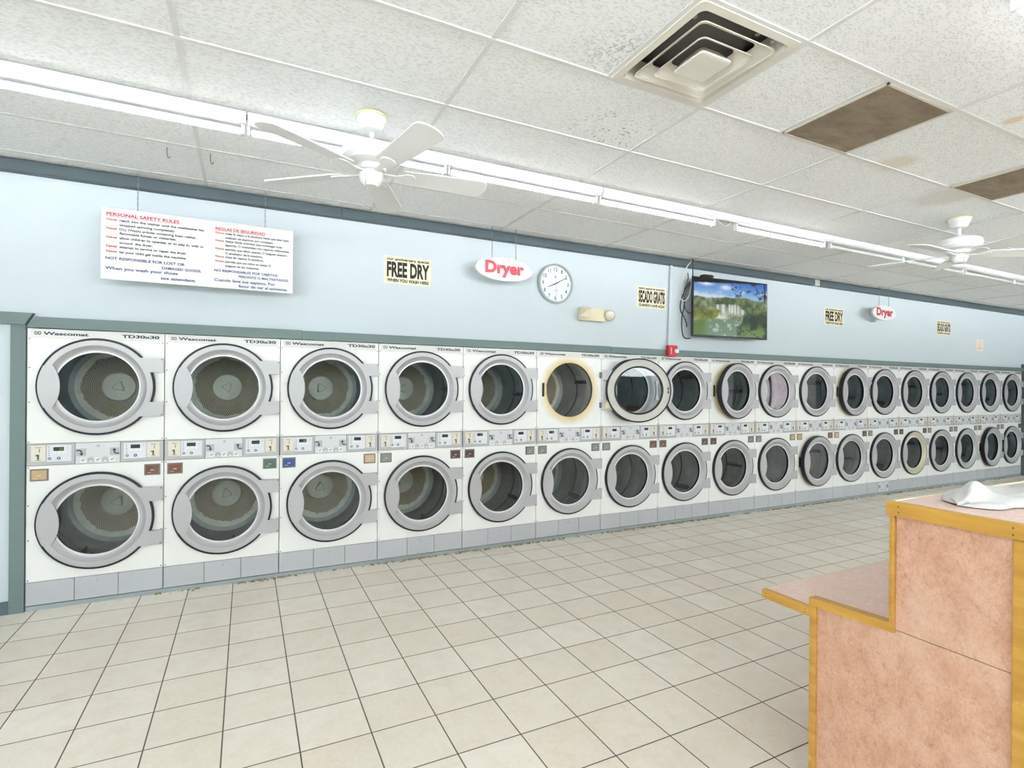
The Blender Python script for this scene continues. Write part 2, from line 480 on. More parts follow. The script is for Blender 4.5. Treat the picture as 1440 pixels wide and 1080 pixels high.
HL = [(-8.2, -6.9, 1.0, 2.2), (-6.5, -5.2, 1.0, 2.2)]
HR = [(-8.2, -6.8, 0.9, 2.4), (-6.4, -5.0, 0.9, 2.4)]
bm = B(); wall_with_holes(bm, 'x', X_L - 0.15, 0.15, Y_B, 1.2, HL)
struct('wall_left', bm, M['wall'], 'pale blue side wall with shop windows', 'wall')
bm = B(); wall_with_holes(bm, 'x', X_R, 0.15, Y_B, 1.2, HR)
struct('wall_right', bm, M['back_wall'], 'grey far end wall with two windows', 'wall')
HF = [(-4.2 + 2.4 * i, -2.0 + 2.4 * i, 2.22, 3.04) for i in range(8)]  # unseen high windows, added to bring light to ceiling and dryers
bm = B(); wall_with_holes(bm, 'y', Y_B - 0.15, 0.15, X_L, X_R, HF)
struct('wall_front', bm, M['back_wall'], 'grey wall behind the viewer', 'wall')
k = 0
for xw, holes in ((X_L - 0.1, HL), (X_R + 0.05, HR)):
    for (b0, b1, z0, z1) in holes:
        k += 1
        bm = B()
        for u in (b0, (b0 + b1) / 2 - 0.03, b1 - 0.06): box(bm, xw, xw + 0.05, u, u + 0.06, z0, z1)
        for z in (z0, z1 - 0.06): box(bm, xw, xw + 0.05, b0, b1, z, z + 0.06)
        wf = struct('window_%d' % k, bm, M['kickseam'], 'dark framed shop window number %d' % k, 'window')
        bm = B(); box(bm, xw + 0.02, xw + 0.026, b0 + 0.06, b1 - 0.06, z0 + 0.06, z1 - 0.06)
        obj('window_pane', bm, M['clearglass'], wf)

for (b0, b1, z0, z1) in HF:
    k += 1
    bm = B()
    for u in (b0, b1 - 0.05): box(bm, u, u + 0.05, Y_B - 0.1, Y_B - 0.05, z0, z1)
    for z in (z0, z1 - 0.05): box(bm, b0, b1, Y_B - 0.1, Y_B - 0.05, z, z + 0.05)
    wf = struct('window_%d' % k, bm, M['kickseam'], 'high window number %d behind the viewer, added for its light' % k, 'window')
    bm = B(); box(bm, b0 + 0.05, b1 - 0.05, Y_B - 0.08, Y_B - 0.074, z0 + 0.05, z1 - 0.05)
    obj('window_pane', bm, M['clearglass'], wf)

M['brick'] = paint('brick_front', (168, 152, 156), 0.8, var=0.2, scale=3)
bm = B(); box(bm, 24.0, 30.0, -30, 14, -0.1, 3.15)
for i in range(7): box(bm, 23.95, 24.0, -26 + i * 5, -24.4 + i * 5, 1.0, 2.6, 1)
struct('exterior_building', bm, [M['brick'], M['tvblack']], 'brick building across the street, outside the end windows', 'building')
# ceiling: one field of panels with an opening for the vent, plus the exposed grid
GX = [1.069 + 1.2375 * i for i in range(-5, 14)]
GY = [-0.182 - 0.6125 * i for i in range(0, 15)]
VENT = (2.925, 3.544, -3.2445, -2.632)
ZC = CEIL + 0.006
bm = B()
def cq(x0, x1, y0, y1):
    f = bm.faces.new([bm.verts.new((x, y, ZC)) for x, y in ((x0, y0), (x1, y0), (x1, y1), (x0, y1))])
x0, x1, y0, y1 = X_L - 0.1, X_R + 0.1, Y_B - 0.1, 0.3
vx0, vx1, vy0, vy1 = VENT
cq(x0, x1, y0, vy0); cq(x0, x1, vy1, y1); cq(x0, vx0, vy0, vy1); cq(vx1, x1, vy0, vy1)
struct('ceiling', bm, M['ceil'], 'white fissured drop ceiling panels', 'ceiling')
bm = B()
hw = 0.012
def bar(xa, xb, ya, yb, dz=0.0): box(bm, xa, xb, ya, yb, CEIL + dz, ZC + 0.01 + dz)
for y in GY: bar(X_L, X_R, y - hw, y + hw)
for x in GX: bar(x - hw, x + hw, Y_B, -0.03, 0.0012)
for x, ya, yb in ((2.925, vy0, vy1), (4.165, -3.2445, -2.632), (6.65, -3.2445, -2.632)): bar(x - hw, x + hw, ya, yb, 0.0012)
struct('trim_1', bm, M['tbar'], 'white metal grid holding the ceiling panels', 'ceiling grid')

# shade-darkened moulding where wall meets ceiling, in lengths with joints
joints = [X_L, 2.07, 8.32, 12.02, X_R]
ti = 2
for a, b in zip(joints, joints[1:]):
    bm = B(); prism(bm, [(-0.05, CEIL - 0.002), (-0.05, 3.012), (-0.042, 3.004), (WY, 3.004), (WY, CEIL - 0.002)], 'x', a + 0.003, b - 0.003)
    struct('trim_%d' % ti, bm, M['mould'], 'shade-darkened grey moulding length %d under the ceiling' % (ti - 1), 'moulding'); ti += 1
bm = B(); box(bm, 8.30, 8.40, -0.054, -0.004, 3.0, CEIL - 0.004, bev=0.004)
struct('trim_%d' % ti, bm, M['cable_w'], 'pale joint cover on the shade-darkened moulding', 'moulding'); ti += 1

# ledge board over the dryers, and the corner post at each end
segs = [(0.012, 1.76), (1.763, 4.9), (4.903, 9.6), (9.603, N * W + 0.10)]
for i, (a, b) in enumerate(segs):
    bm = B()
    if i == 0: prism(bm, [(0.004, 1.955), (b, 1.955), (b, 2.031), (0.052, 2.031)], 'y', -0.030, WY)
    else: box(bm, a, b, -0.030, WY, 1.955, 2.031 - 0.004 * i)
    struct('trim_%d' % ti, bm, M['ledge'], 'grey green ledge board length %d over the dryers' % (i + 1), 'trim'); ti += 1
bm = B(); prism(bm, [(X_L, 1.972), (-0.004, 1.972), (0.040, 2.053), (X_L, 2.053)], 'y', -0.034, WY)
struct('trim_%d' % ti, bm, M['ledge'], 'grey green ledge board on the near wall', 'trim'); ti += 1
bm = B(); box(bm, -0.084, -0.004, -0.012, WY, 0, 1.972)
struct('trim_%d' % ti, bm, M['ledge'], 'grey corner post at the near end of the row', 'trim'); ti += 1
bm = B(); box(bm, X_L, -0.085, -0.012, WY, 0, 0.085)
struct('baseboard_back', bm, M['mould'], 'grey skirting on the near wall', 'baseboard')
bm = B(); box(bm, N * W + 0.012, N * W + 0.13, -0.06, WY, 0, 2.09)
struct('trim_%d' % ti, bm, M['mould'], 'grey post closing the far end of the row', 'trim'); ti += 1
bm = B(); box(bm, 0.0, N * W, 0.004, 0.05, 0.0, ZPB - 0.004)
struct('trim_%d' % ti, bm, M['toe'], 'blue grey toe board under the dryers', 'trim'); ti += 1

# ================================================================== DRYERS
def hole_panel(z0, z1, zc, R=0.285):
    """sheet with a round opening; origin at the opening's centre"""
    bm = B()
    xa, xb = 0.0025 - XC, W - 0.0025 - XC; za, zb = z0 - zc, z1 - zc
    angs = [2 * PI * i / 72 for i in range(72)] + [math.atan2(z, x) % (2 * PI) for x in (xa, xb) for z in (za, zb)]
    angs = sorted(set(round(a, 6) for a in angs))
    inner, outer, inb, outb = [], [], [], []
    for a in angs:
        c, s = math.cos(a), math.sin(a)
        t = min((xb / c if c > 1e-9 else 1e9), (xa / c if c < -1e-9 else 1e9), (zb / s if s > 1e-9 else 1e9), (za / s if s < -1e-9 else 1e9))
        inner.append(bm.verts.new((R * c, 0, R * s))); outer.append(bm.verts.new((t * c, 0, t * s)))
        inb.append(bm.verts.new((R * c, 0.03, R * s))); outb.append(bm.verts.new((t * c, 0.02, t * s)))
    n = len(angs)
    for i in range(n):
        j = (i + 1) % n
        bm.faces.new([inner[i], outer[i], outer[j], inner[j]])
        bm.faces.new([inner[i], inner[j], inb[j], inb[i]]).material_index = 2
        bm.faces.new([outer[i], outb[i], outb[j], outer[j]])
    # screw heads along both edges
    for sx in (xa + 0.011, xb - 0.011):
        for sz in (za + 0.012, za + (zb - za) * 0.36, za + (zb - za) * 0.66, zb - 0.012 if zc < 1 else zb - 0.07):
            lathe(bm, [(0.0045, 0.0), (0.004, -0.003), (0, -0.0034)], 'y', 8, 1, (sx, 0, sz))
    return bm

GRP = 'stacked coin dryers in a row along the wall'
def build_dryer():
    root = thing('stacked_dryer', (0, 0, 0), 'x', 'dryer', GRP)
    # cabinet carcass behind the front panels
    bm = B()
    for (x0, x1, y0, y1, z0, z1) in ((0.004, 0.008, 0.03, 0.95, ZPB, 1.945), (W - 0.008, W - 0.004, 0.03, 0.95, ZPB, 1.945), (0.004, W - 0.004, 0.946, 0.95, ZPB, 1.945), (0.004, W - 0.004, 0.03, 0.95, 1.941, 1.945), (0.004, W - 0.004, 0.03, 0.95, ZPB, ZPB + 0.004), (0.008, W - 0.008, 0.03, 0.10, ZSB + 0.01, ZST - 0.01)):
        box(bm, x0, x1, y0, y1, z0, z1)
    obj('cabinet', bm, M['cabinet'], root)
    obj('upper_front_panel', hole_panel(ZST, ZTOP, ZU), [M['enamel'], M['screw'], M['lifter']], root, (XC, 0, ZU))
    obj('lower_front_panel', hole_panel(ZPT, ZSB, ZL), [M['enamel'], M['screw'], M['lifter']], root, (XC, 0, ZL))
    # header strip with lettering
    bm = B(); box(bm, 0.019, 0.781, -0.0035, 0.002, 1.888, 1.944, bev=0.001)
    hs = obj('header_strip', bm, M['header'], root)
    bm = B(); letters(bm, 'Wascomat', 0.087, 0.340, 1.909, 0.0225, -0.0045, 0.038)
    obj('lettering', bm, M['navy'], hs)
    bm = B(); letters(bm, 'TD30x30', 0.535, 0.766, 1.909, 0.0235, -0.0045, 0.042)
    obj('lettering', bm, M['navy'], hs)
    bm = B()
    for i in range(4):
        x = 0.041 + i * 0.0095; d = 0.006 if i % 2 == 0 else -0.006
        prism(bm, [(x - d / 2, 1.921), (x + 0.0055 - d / 2, 1.921), (x + 0.0055 + d / 2, 1.932), (x + d / 2, 1.932)], 'y', -0.0046, -0.0036)
        prism(bm, [(x + d / 2, 1.908), (x + 0.0055 + d / 2, 1.908), (x + 0.0055 - d / 2, 1.919), (x - d / 2, 1.919)], 'y', -0.0046, -0.0036)
    obj('logo', bm, M['navy'], hs)
    # consoles
    def console(mirror):
        def X(a, b): return (W - b, W - a) if mirror else (a, b)
        bm = B(); a, b = X(0.0035, 0.2675); box(bm, a, b, -0.004, 0.03, ZSB + 0.003, ZST - 0.003, bev=0.0012)
        c = obj('control_console', bm, M['console'], root)
        bm = B(); a, b = X(0.026, 0.107); box(bm, a, b, -0.0065, -0.003, 1.030, 1.141, bev=0.001)
        m = (a + b) / 2
        box(bm, m + 0.004, m + 0.008, -0.0075, -0.006, 1.092, 1.118, 1)
        box(bm, m - 0.016, m + 0.016, -0.0072, -0.006, 1.124, 1.128, 2)
        prism(bm, [(m - 0.014, 1.077), (m + 0.004, 1.079), (m + 0.004, 1.044), (m - 0.006, 1.044), (m - 0.005, 1.066), (m - 0.014, 1.068)], 'y', -0.011, -0.006, 1)
        box(bm, m - 0.014, m + 0.014, -0.0072, -0.006, 1.037, 1.0405, 2)
        obj('coin_plate', bm, [M['coin'], M['lifter'], M['screw']], c)
        bm = B(); a, b = X(0.111, 0.249); box(bm, a, b, -0.0058, -0.003, 1.026, 1.140, bev=0.0008)
        # status lamps and lines printed on the overlay
        lx = 0.124 if not mirror else W - 0.249 + 0.018
        for i in range(5): box(bm, lx - 0.003, lx + 0.003, -0.0064, -0.0055, 1.068 + i * 0.0145, 1.073 + i * 0.0145, 1)
        for i in range(3): box(bm, lx + 0.020 + i * 0.028, lx + 0.040 + i * 0.028, -0.0061, -0.0055, 1.083, 1.094, 2)
        box(bm, lx + 0.100, lx + 0.108, -0.0064, -0.0055, 1.117, 1.120, 1)
        obj('keypad', bm, [M['keypad'], M['green'], M['white']], c)
        dx = lx + 0.024
        bm = B(); box(bm, dx, dx + 0.058, -0.0068, -0.0055, 1.100, 1.127)
        d = obj('display', bm, M['black'], c)
        if not mirror:
            bm = B(); letters(bm, '20', dx + 0.032, dx + 0.052, 1.106, 0.015, -0.0072, 0.01)
            obj('display_digits', bm, M['digits'], c)
        for bx_, r in ((lx + 0.003, 0.0095), (lx + 0.054, 0.0105)):
            bm = B(); lathe(bm, [(r, -0.0055), (r, -0.0075), (r * 0.5, -0.008), (r * 0.45, -0.0083, 1), (0, -0.0083, 1)], 'y', 16, 0, (bx_, 0, 1.048))
            obj('push_button', bm, [M['darkblue'], M['keypad']], c)
        kx = 0.240 if not mirror else W - 0.240
        bm = B(); lathe(bm, [(0.0085, -0.004), (0.0085, -0.007), (0.005, -0.0085), (0, -0.0085)], 'y', 14, 0, (kx, 0, 1.014))
        obj('lock', bm, M['steel'], c)
    console(False); console(True)
    bm = B(); box(bm, 0.2705, 0.5295, -0.004, 0.03, ZSB + 0.003, ZST - 0.003, bev=0.0012)
    ip = obj('instruction_plate', bm, M['plate'], root)
    bm = B(); lathe(bm, [(0.010, -0.004), (0.010, -0.007), (0.005, -0.009), (0, -0.009)], 'y', 14, 0, (0.400, 0, 1.128)); obj('lock', bm, M['steel'], ip)
    for s, xa in ((1, 0.275), (-1, 0.525)):
        # grey square with a bent arrow
        bm = B(); a, b = sorted((xa, xa + s * 0.056)); box(bm, a, b, -0.0046, -0.0035, 1.056, 1.110)
        if s > 0:
            pts = [(0.0, 0.046), (0.022, 0.046), (0.034, 0.034), (0.034, 0.020), (0.043, 0.020), (0.0295, 0.002), (0.016, 0.020), (0.025, 0.020), (0.025, 0.031), (0.019, 0.037), (0.0, 0.037)]
        else:
            pts = [(0.0, 0.008), (0.022, 0.008), (0.034, 0.020), (0.034, 0.034), (0.043, 0.034), (0.0295, 0.052), (0.016, 0.034), (0.025, 0.034), (0.025, 0.023), (0.019, 0.017), (0.0, 0.017)]
        prism(bm, [(xa + s * u, 1.056 + v) for u, v in pts], 'y', -0.0052, -0.0040, 1)
        obj('arrow_print', bm, [M['arrowbg'], M['darkblue']], ip)
    bm = B()
    for i in range(5):
        xa = 0.297 + i * 0.0425
        box(bm, xa, xa + 0.034, -0.0046, -0.0035, 1.010, 1.043, 0 if i % 2 == 0 else 1)
        if i % 2 == 0:
            lathe(bm, [(0.009, -0.0050), (0, -0.0050)], 'y', 12, 2, (xa + 0.014, 0, 1.026)); box(bm, xa + 0.020, xa + 0.030, -0.005, -0.004, 1.028, 1.038, 2)
        else:
            prism(bm, [(xa + 0.010, 1.046), (xa + 0.026, 1.046), (xa + 0.022, 1.051), (xa + 0.014, 1.051)], 'y', -0.0046, -0.0036, 2); box(bm, xa + 0.010, xa + 0.026, -0.005, -0.004, 1.014, 1.022, 0)
    obj('instruction_pictograms', bm, [M['white'], M['arrowbg'], M['console']], ip)
    # kick panels
    for i, (a, b) in enumerate(((0.003, 0.2675), (0.2705, 0.5225), (0.5255, 0.797))):
        bm = B(); box(bm, a, b, -0.002, 0.02, ZPB + 0.003, ZPT - 0.003, bev=0.001)
        kp = obj('kick_panel', bm, M['kick'], root)
        if i == 1:
            bm = B(); lathe(bm, [(0.011, -0.002), (0.011, -0.006), (0.005, -0.008), (0, -0.008)], 'y', 14, 0, (0.394, 0, 0.160)); obj('lock', bm, M['steel'], kp)
    # framed price plates
    for a in (0.021, 0.677):
        bm = B()
        box(bm, a, a + 0.101, -0.006, 0.001, 0.895, 0.978, 0, bev=0.002)
        pl = obj('price_plate', bm, M['screw'], root)
        bm = B(); box(bm, a + 0.010, a + 0.091, -0.0075, -0.005, 0.905, 0.968)
        box(bm, a + 0.040, a + 0.062, -0.0082, -0.007, 0.930, 0.936, 1); box(bm, a + 0.020, a + 0.044, -0.0082, -0.007, 0.914, 0.917, 1)
        obj('price_card', bm, [M['card_brown'], M['card_line']], pl)
    # latches, drums, doors
    for zc, nm in ((ZU, 'upper'), (ZL, 'lower')):
        bm = B(); box(bm, XC - 0.334, XC - 0.312, -0.010, 0.002, zc - 0.07, zc + 0.07, 0, bev=0.003)
        box(bm, XC - 0.328, XC - 0.318, -0.0115, -0.009, zc + 0.02, zc + 0.05, 1); box(bm, XC - 0.328, XC - 0.318, -0.0115, -0.009, zc - 0.05, zc - 0.02, 1)
        obj('latch_plate', bm, [M['gasket'], M['black']], root)
        drum(root, nm, zc); door(root, nm, zc)
    return root

def drum(root, nm, zc):
    bm = B()
    lathe(bm, [(0.287, 0.030), (0.287, 0.100), (0.300, 0.115), (0.352, 0.118), (0.356, 0.125), (0.356, 0.230), (0.352, 0.233), (0.352, 0.240), (0.356, 0.243), (0.356, 0.395), (0.354, 0.400, 1), (0.350, 0.402, 1), (0.350, 0.412, 1), (0.354, 0.414, 1), (0.356, 0.42), (0.356, 0.640), (0.335, 0.685), (0.300, 0.700), (0.0, 0.700, 2)], 'y', 56)
    d = obj(nm + '_drum', bm, [M['drum'], M['lifter'], M['drumback']], root, (XC, 0, zc))
    bm = B(); lathe(bm, [(0.122, 0.699), (0.120, 0.692), (0.112, 0.688), (0, 0.688)], 'y', 40); obj('hub_plate', bm, M['hub'], d)
    bm = B()
    tri = []
    for i in range(3):
        for da in (-0.30, -0.12, 0.12, 0.30):
            a = PI / 2 + i * 2 * PI / 3 + da; r = 0.048 if abs(da) < 0.2 else 0.042
            tri.append((r * math.cos(a), r * math.sin(a)))
    prism(bm, tri, 'y', 0.689, 0.668)
    prism(bm, [(u * 0.72, v * 0.72) for u, v in tri], 'y', 0.669, 0.662, 1)
    obj('hub_cap', bm, [M['hubcap'], M['hub']], d)
    for i in range(3):
        a = -PI / 2 + i * 2 * PI / 3
        bm = B()
        ca, sa = math.cos(a), math.sin(a); ta = (-sa, ca)
        def P(r, w, y): return bm.verts.new((r * ca + w * ta[0], y, r * sa + w * ta[1]))
        q = [P(0.353, -0.022, 0.14), P(0.353, 0.022, 0.14), P(0.298, 0.006, 0.16), P(0.298, -0.006, 0.16), P(0.353, -0.022, 0.385), P(0.353, 0.022, 0.385), P(0.305, 0.006, 0.37), P(0.305, -0.006, 0.37)]
        for idx in ((0, 1, 2, 3), (4, 5, 6, 7), (0, 1, 5, 4), (1, 2, 6, 5), (2, 3, 7, 6), (3, 0, 4, 7)): bm.faces.new([q[k] for k in idx])
        obj('lifter', bm, M['lifter'], d)

HX = 0.395      # hinge axis from the door's centre
def door(root, nm, zc):
    bm = B()
    c = (-HX, 0, 0)
    lathe(bm, [(0.3315, -0.048), (0.3310, -0.0560), (0.297, -0.0570), (0.294, -0.0555), (0.289, -0.048), (0.268, -0.030), (0.258, -0.028), (0.2565, -0.033, 1), (0.254, -0.035, 1), (0.246, -0.035, 1), (0.244, -0.030, 1), (0.244, -0.010, 2), (0.2445, -0.004, 2), (0.262, -0.004, 2), (0.266, -0.010, 3), (0.292, -0.014, 3), (0.332, -0.006, 3), (0.337, -0.012, 3)], 'y', 64, 0, c, closed=True)
    d = obj(nm + '_door', bm, [M['grey'], M['greyrim'], M['gasket'], M['greyback']], root, (XC + HX, -0.001, zc))
    bm = B(); lathe(bm, [(0.3315, -0.001), (0.343, -0.002), (0.346, -0.008), (0.343, -0.022), (0.3465, -0.034), (0.3465, -0.050), (0.344, -0.0550), (0.3315, -0.0558)], 'y', 64, 0, c, closed=True)
    obj('gasket', bm, M['gasket'], d)
    bm = B(); lathe(bm, [(0.0, -0.016), (0.12, -0.0165), (0.2445, -0.020)], 'y', 56, 0, c)
    obj('door_glass', bm, M['glass'], d)
    # lens shaped pull plate
    poly = []
    zz = 0.146; a0 = PI - math.asin(zz / 0.334)
    for i in range(13):
        a = a0 + (2 * PI - 2 * a0) * i / 12; poly.append((0.334 * math.cos(a) - HX, 0.334 * math.sin(a)))
    for i in range(13):
        v = -1 + 2 * i / 12; poly.append((-0.249 + 0.038 * (1 - v * v) - HX, v * zz))
    bm = B(); prism(bm, poly, 'y', -0.0605, -0.045); 
    obj('door_handle', bm, M['grey'], d)
    for s in (1, -1):
        z0, z1 = sorted((s * 0.110, s * 0.216))
        aa, ab = math.asin(z0 / 0.318), math.asin(z1 / 0.318)
        hp = [(0.318 * math.cos(aa + (ab - aa) * i / 8) - HX, 0.318 * math.sin(aa + (ab - aa) * i / 8)) for i in range(9)]
        bm = B(); prism(bm, hp + [(0.3965 - HX, z1), (0.3965 - HX, z0)], 'y', -0.0572, -0.034)
        box(bm, 0.382 - HX, 0.392 - HX, -0.0582, -0.057, (z1 - 0.016) if s > 0 else (z0 + 0.006), (z1 - 0.006) if s > 0 else (z0 + 0.016), 1)
        box(bm, 0.372 - HX, 0.3935 - HX, -0.036, -0.0005, z0 + 0.02, z1 - 0.02, 0)
        obj('hinge', bm, [M['grey'], M['screw']], d)
    bm = B()
    for za, zb in ((0.006, 0.034), (-0.030, -0.004)): box(bm, -0.318 - HX, -0.306 - HX, -0.008, -0.003, za, zb)
    obj('latch_strike', bm, M['black'], d)
    return d

CARD = {'brown': (112, 70, 52), 'tan': (190, 160, 112), 'green': (70, 104, 88), 'blue': (40, 74, 138), 'grey': (132, 132, 128), 'dark': (78, 56, 52), 'slate': (118, 124, 140), 'peach': (204, 170, 138)}
for k_, v_ in CARD.items(): M['card_' + k_] = paint('price_card_' + k_, v_, 0.35, var=0.08, scale=30)
M['card_line'] = paint('price_card_print', (206, 200, 190), 0.5)

proto = build_dryer()

def dup(root):
    r = root.copy(); COL.objects.link(r)
    for ch in root.children:
        c = ch.copy(); COL.objects.link(c); c.parent = r
        for g in ch.children:
            d = g.copy(); COL.objects.link(d); d.parent = c
    return r

dryers = [proto] + [dup(proto) for _ in range(N - 1)]
LAB = [
    'white stacked coin dryer beside the grey corner post at the near end',
    'stacked dryer under the safety rules board with a green lower price plate',
    'stacked dryer third from the near corner post with a blue price plate',
    'stacked dryer under the first FREE DRY poster, fourth from the near post',
    'stacked dryer just before the one with its upper door swung away',
    'stacked dryer with its upper opening bare, door swung wide open',
    'stacked dryer behind the swung-out upper door of its neighbour',
    'stacked dryer directly under the red fire alarm',
    'stacked dryer with upper door ajar, below the near part of the television',
    'stacked dryer below the television\'s far part, both doors shut',
    'stacked dryer with only its lower door ajar, beyond the television',
    'stacked dryer with only its upper door ajar, twelfth from the near post',
    'stacked dryer with printed arrow plate down on its kick panel',
    'stacked dryer with a yellowed lower door ring',
    'stacked dryer fourth from the far grey post',
    'stacked dryer third from the far grey post',
    'stacked dryer next to last, lower door slightly ajar',
    'stacked dryer at the far end beside the grey post',
]
CARDS = [('tan', 'brown'), ('brown', 'green'), ('blue', 'peach'), ('grey', 'dark'), ('dark', 'grey'), ('grey', 'grey'), ('grey', 'brown'), ('brown', 'dark'), ('dark', 'slate'), ('slate', 'tan'), ('tan', 'brown'), ('peach', 'brown'), ('grey', 'dark'), ('dark', 'dark'), ('grey', 'grey'), ('slate', 'grey'), ('grey', 'grey'), ('grey', 'dark')]
UP = {5: 150, 8: 5.2, 11: 2.6}          # doors standing open, degrees
LO = {10: 1.8, 16: 1.4}
DR = [12, 40, -25, 30, -82, -104, 70, 0, 30, 80, 10, 45, 60, 15, 35, 5, 50, 22]
DL = [27, -12, 0, -22, -58, -48, 100, 75, 33, 90, 14, 40, 66, 10, 30, 54, 20, 5]
for k, r in enumerate(dryers):
    r.location = (k * W, 0, 0); r['label'] = LAB[k]
    cards = []
    for ch in r.children:
        nm = ch.name.split('.')[0]
        if nm in ('upper_door', 'lower_door'):
            ang = (UP if nm == 'upper_door' else LO).get(k)
            if ang is None: ch.location.y = 0.023            # shut: rubber pressed into the panel
            else: ch.rotation_euler = (0, 0, math.radians(ang))
            if k == 5 and ang: ch.location.x -= 0.010; ch.location.y = -0.031
        if (nm == 'upper_front_panel' and k in UP) or (nm == 'lower_front_panel' and k in LO):
            ch.material_slots[0].link = 'OBJECT'; ch.material_slots[0].material = M['enamel_stained']
        if nm == 'upper_drum': ch.rotation_euler = (0, math.radians(DR[k]), 0)
        if nm == 'lower_drum': ch.rotation_euler = (0, math.radians(DL[k]), 0)
        if nm == 'price_plate':
            cards += [g for g in ch.children]
    cards.sort(key=lambda o: min(v.co.x for v in o.data.vertices))
    for o, cn in zip(cards, CARDS[k]):
        o.material_slots[0].link = 'OBJECT'; o.material_slots[0].material = M['card_' + cn]
    # a few displays are lit, the others dark
    if k not in (0, 2, 4, 5):
        for ch in list(r.children):
            for g in list(ch.children):
                if g.name.startswith('display_digits') and k not in (2, 4, 5): bpy.data.objects.remove(g)
# arrow plate moved down to the kick panel of the thirteenth dryer
r = dryers[12]
for ch in list(r.children):
    if ch.name.split('.')[0] == 'instruction_plate':
        c = ch.copy(); COL.objects.link(c); c.parent = r; c.location = (0, -0.004, -0.960)
        for g in ch.children:
            d = g.copy(); COL.objects.link(d); d.parent = c
# the fourteenth dryer's lower door has yellowed
M['greyyel'] = paint('yellowed_door_paint', (196, 190, 164), 0.4, 0.2, var=0.04)
for ch in dryers[13].children:
    if ch.name.split('.')[0] == 'lower_door':
        ch.material_slots[0].link = 'OBJECT'; ch.material_slots[0].material = M['greyyel']
for z in (ZU - 0.163, ZU + 0.163):
    bm = B(); box(bm, 0.776, 0.7965, -0.034, 0.002, z - 0.03, z + 0.03, bev=0.002)
    obj('hinge_arm', bm, M['screw'], dryers[5])
# yellow sticker on the hinge of the open door
for ch in dryers[5].children:
    if ch.name.split('.')[0] == 'upper_door':
        bm = B(); box(bm, 0.30 - HX, 0.345 - HX, -0.0335, -0.032, -0.19, -0.13)
        M['yellow'] = paint('yellow_sticker', (232, 228, 150), 0.6)
        obj('sticker', bm, M['yellow'], ch)

# crumbled caulk along the toe board
bm = B()
for i in range(1500):
    x = random.uniform(0.75, 14.3); s = random.uniform(0.004, 0.013); y = -0.006 - abs(random.gauss(0, 0.018)); z = random.uniform(0.0, 0.004)
    if math.sin(x * 5.1) + math.sin(x * 2.3 + 1) < -0.5 and random.random() < 0.8: continue
    mt = Matrix.Translation((x, y, z + s * 0.3)) @ Matrix.Rotation(random.uniform(0, 6), 4, 'Z') @ Matrix.Diagonal((s * 1.5, s * random.uniform(0.5, 1), s * 0.6, 1))
    bmesh.ops.create_icosphere(bm, subdivisions=1, radius=1.0, matrix=mt)
o = obj('caulk_crumbs', bm, M['caulk']); tag(o, 'crumbled pale caulk along the foot of the dryers', 'debris', kind='stuff')

# ================================================================== LIGHT STRIPS
def strip_light(xa, xb, y, tubes, label, wide=0.115, grp='fluorescent strip lights on the ceiling'):
    t = thing('strip_light', ((xa + xb) / 2, y, CEIL), label, 'ceiling light', grp)
    L = (xb - xa) / 2; cx = (xa + xb) / 2
    bm = B(); prism(bm, [(-wide / 2, -0.001), (-wide / 2, -0.040), (-wide / 2 + 0.022, -0.055), (wide / 2 - 0.022, -0.055), (wide / 2, -0.040), (wide / 2, -0.001)], 'x', -L, L)
    obj('housing', bm, M['housing'], t)
    for a, b, on in tubes:
        bm = B(); a -= cx; b -= cx
        lathe(bm, [(0.0, a + 0.012), (0.0185, a + 0.012), (0.0185, b - 0.012), (0.0, b - 0.012)], 'x', 16, 0, (0, 0.012, -0.083))
        if on:
            for f in bm.faces:
                if f.calc_center_median().z > -0.078: f.material_index = 1     # white metal back of the tube
        tb = obj('light_tube', bm, [M['tube_on'] if on else M['tube_off'], M['housing']], t)
        for e in (a, b):
            s = 1 if e == a else -1
            bm = B(); lathe(bm, [(0.0, e + s * 0.001), (0.0187, e + s * 0.001), (0.0187, e + s * 0.013), (0.0, e + s * 0.013)], 'x', 14, 0, (0, 0.012, -0.083)); obj('tube_cap', bm, M['steel'], tb)
            bm = B(); box(bm, e - 0.010, e + 0.002 if s > 0 else e + 0.010, -0.008, 0.032, -0.108, -0.054, 0, bev=0.003)
            obj('lamp_holder', bm, M['housing'], t)
    return t
YF = -1.40
strip_light(-1.09, 1.340, YF, [(-1.08, 0.115, True), (0.140, 1.325, True)], 'lit strip light nearest, above the safety rules board')
strip_light(1.348, 3.750, YF, [(1.358, 2.520, True), (2.552, 3.728, True)], 'lit strip light passing behind the nearer ceiling fan')
s3 = strip_light(3.758, 6.500, YF, [(3.770, 4.960, True), (5.240, 6.452, True)], 'lit strip light with a gap and loose wires between its tubes')
bm = B(); tube(bm, spline([(-0.13, 0.0, -0.055), (-0.10, -0.01, -0.085), (-0.03, 0.0, -0.09), (0.03, 0.01, -0.06), (0.09, 0.01, -0.056)]), 0.003, 6); obj('wire', bm, M['cable_w'], s3)
bm = B()
for i in range(5): lathe(bm, [(0.010, -0.0556), (0, -0.0556)], 'z', 10, 0, (-0.10 + i * 0.035, -0.01 + 0.006 * (i % 2), 0))
obj('knockout', bm, M['dirt'], s3)
strip_light(6.508, 9.100, YF, [(6.56, 7.80, False), (7.83, 9.06, False)], 'unlit strip light above the far Dryer sign')
strip_light(9.108, 11.60, YF, [(9.14, 10.34, False), (10.37, 11.56, False)], 'unlit strip light second from the lit ones')
strip_light(11.608, 14.10, YF, [(11.64, 12.84, False), (12.87, 14.06, False)], 'unlit strip light at the far end of the row')
y2 = -3.84
strip_light(3.86, 6.31, y2, [(3.90, 5.08, True), (5.11, 6.28, True)], 'lit strip light just showing in the upper corner')
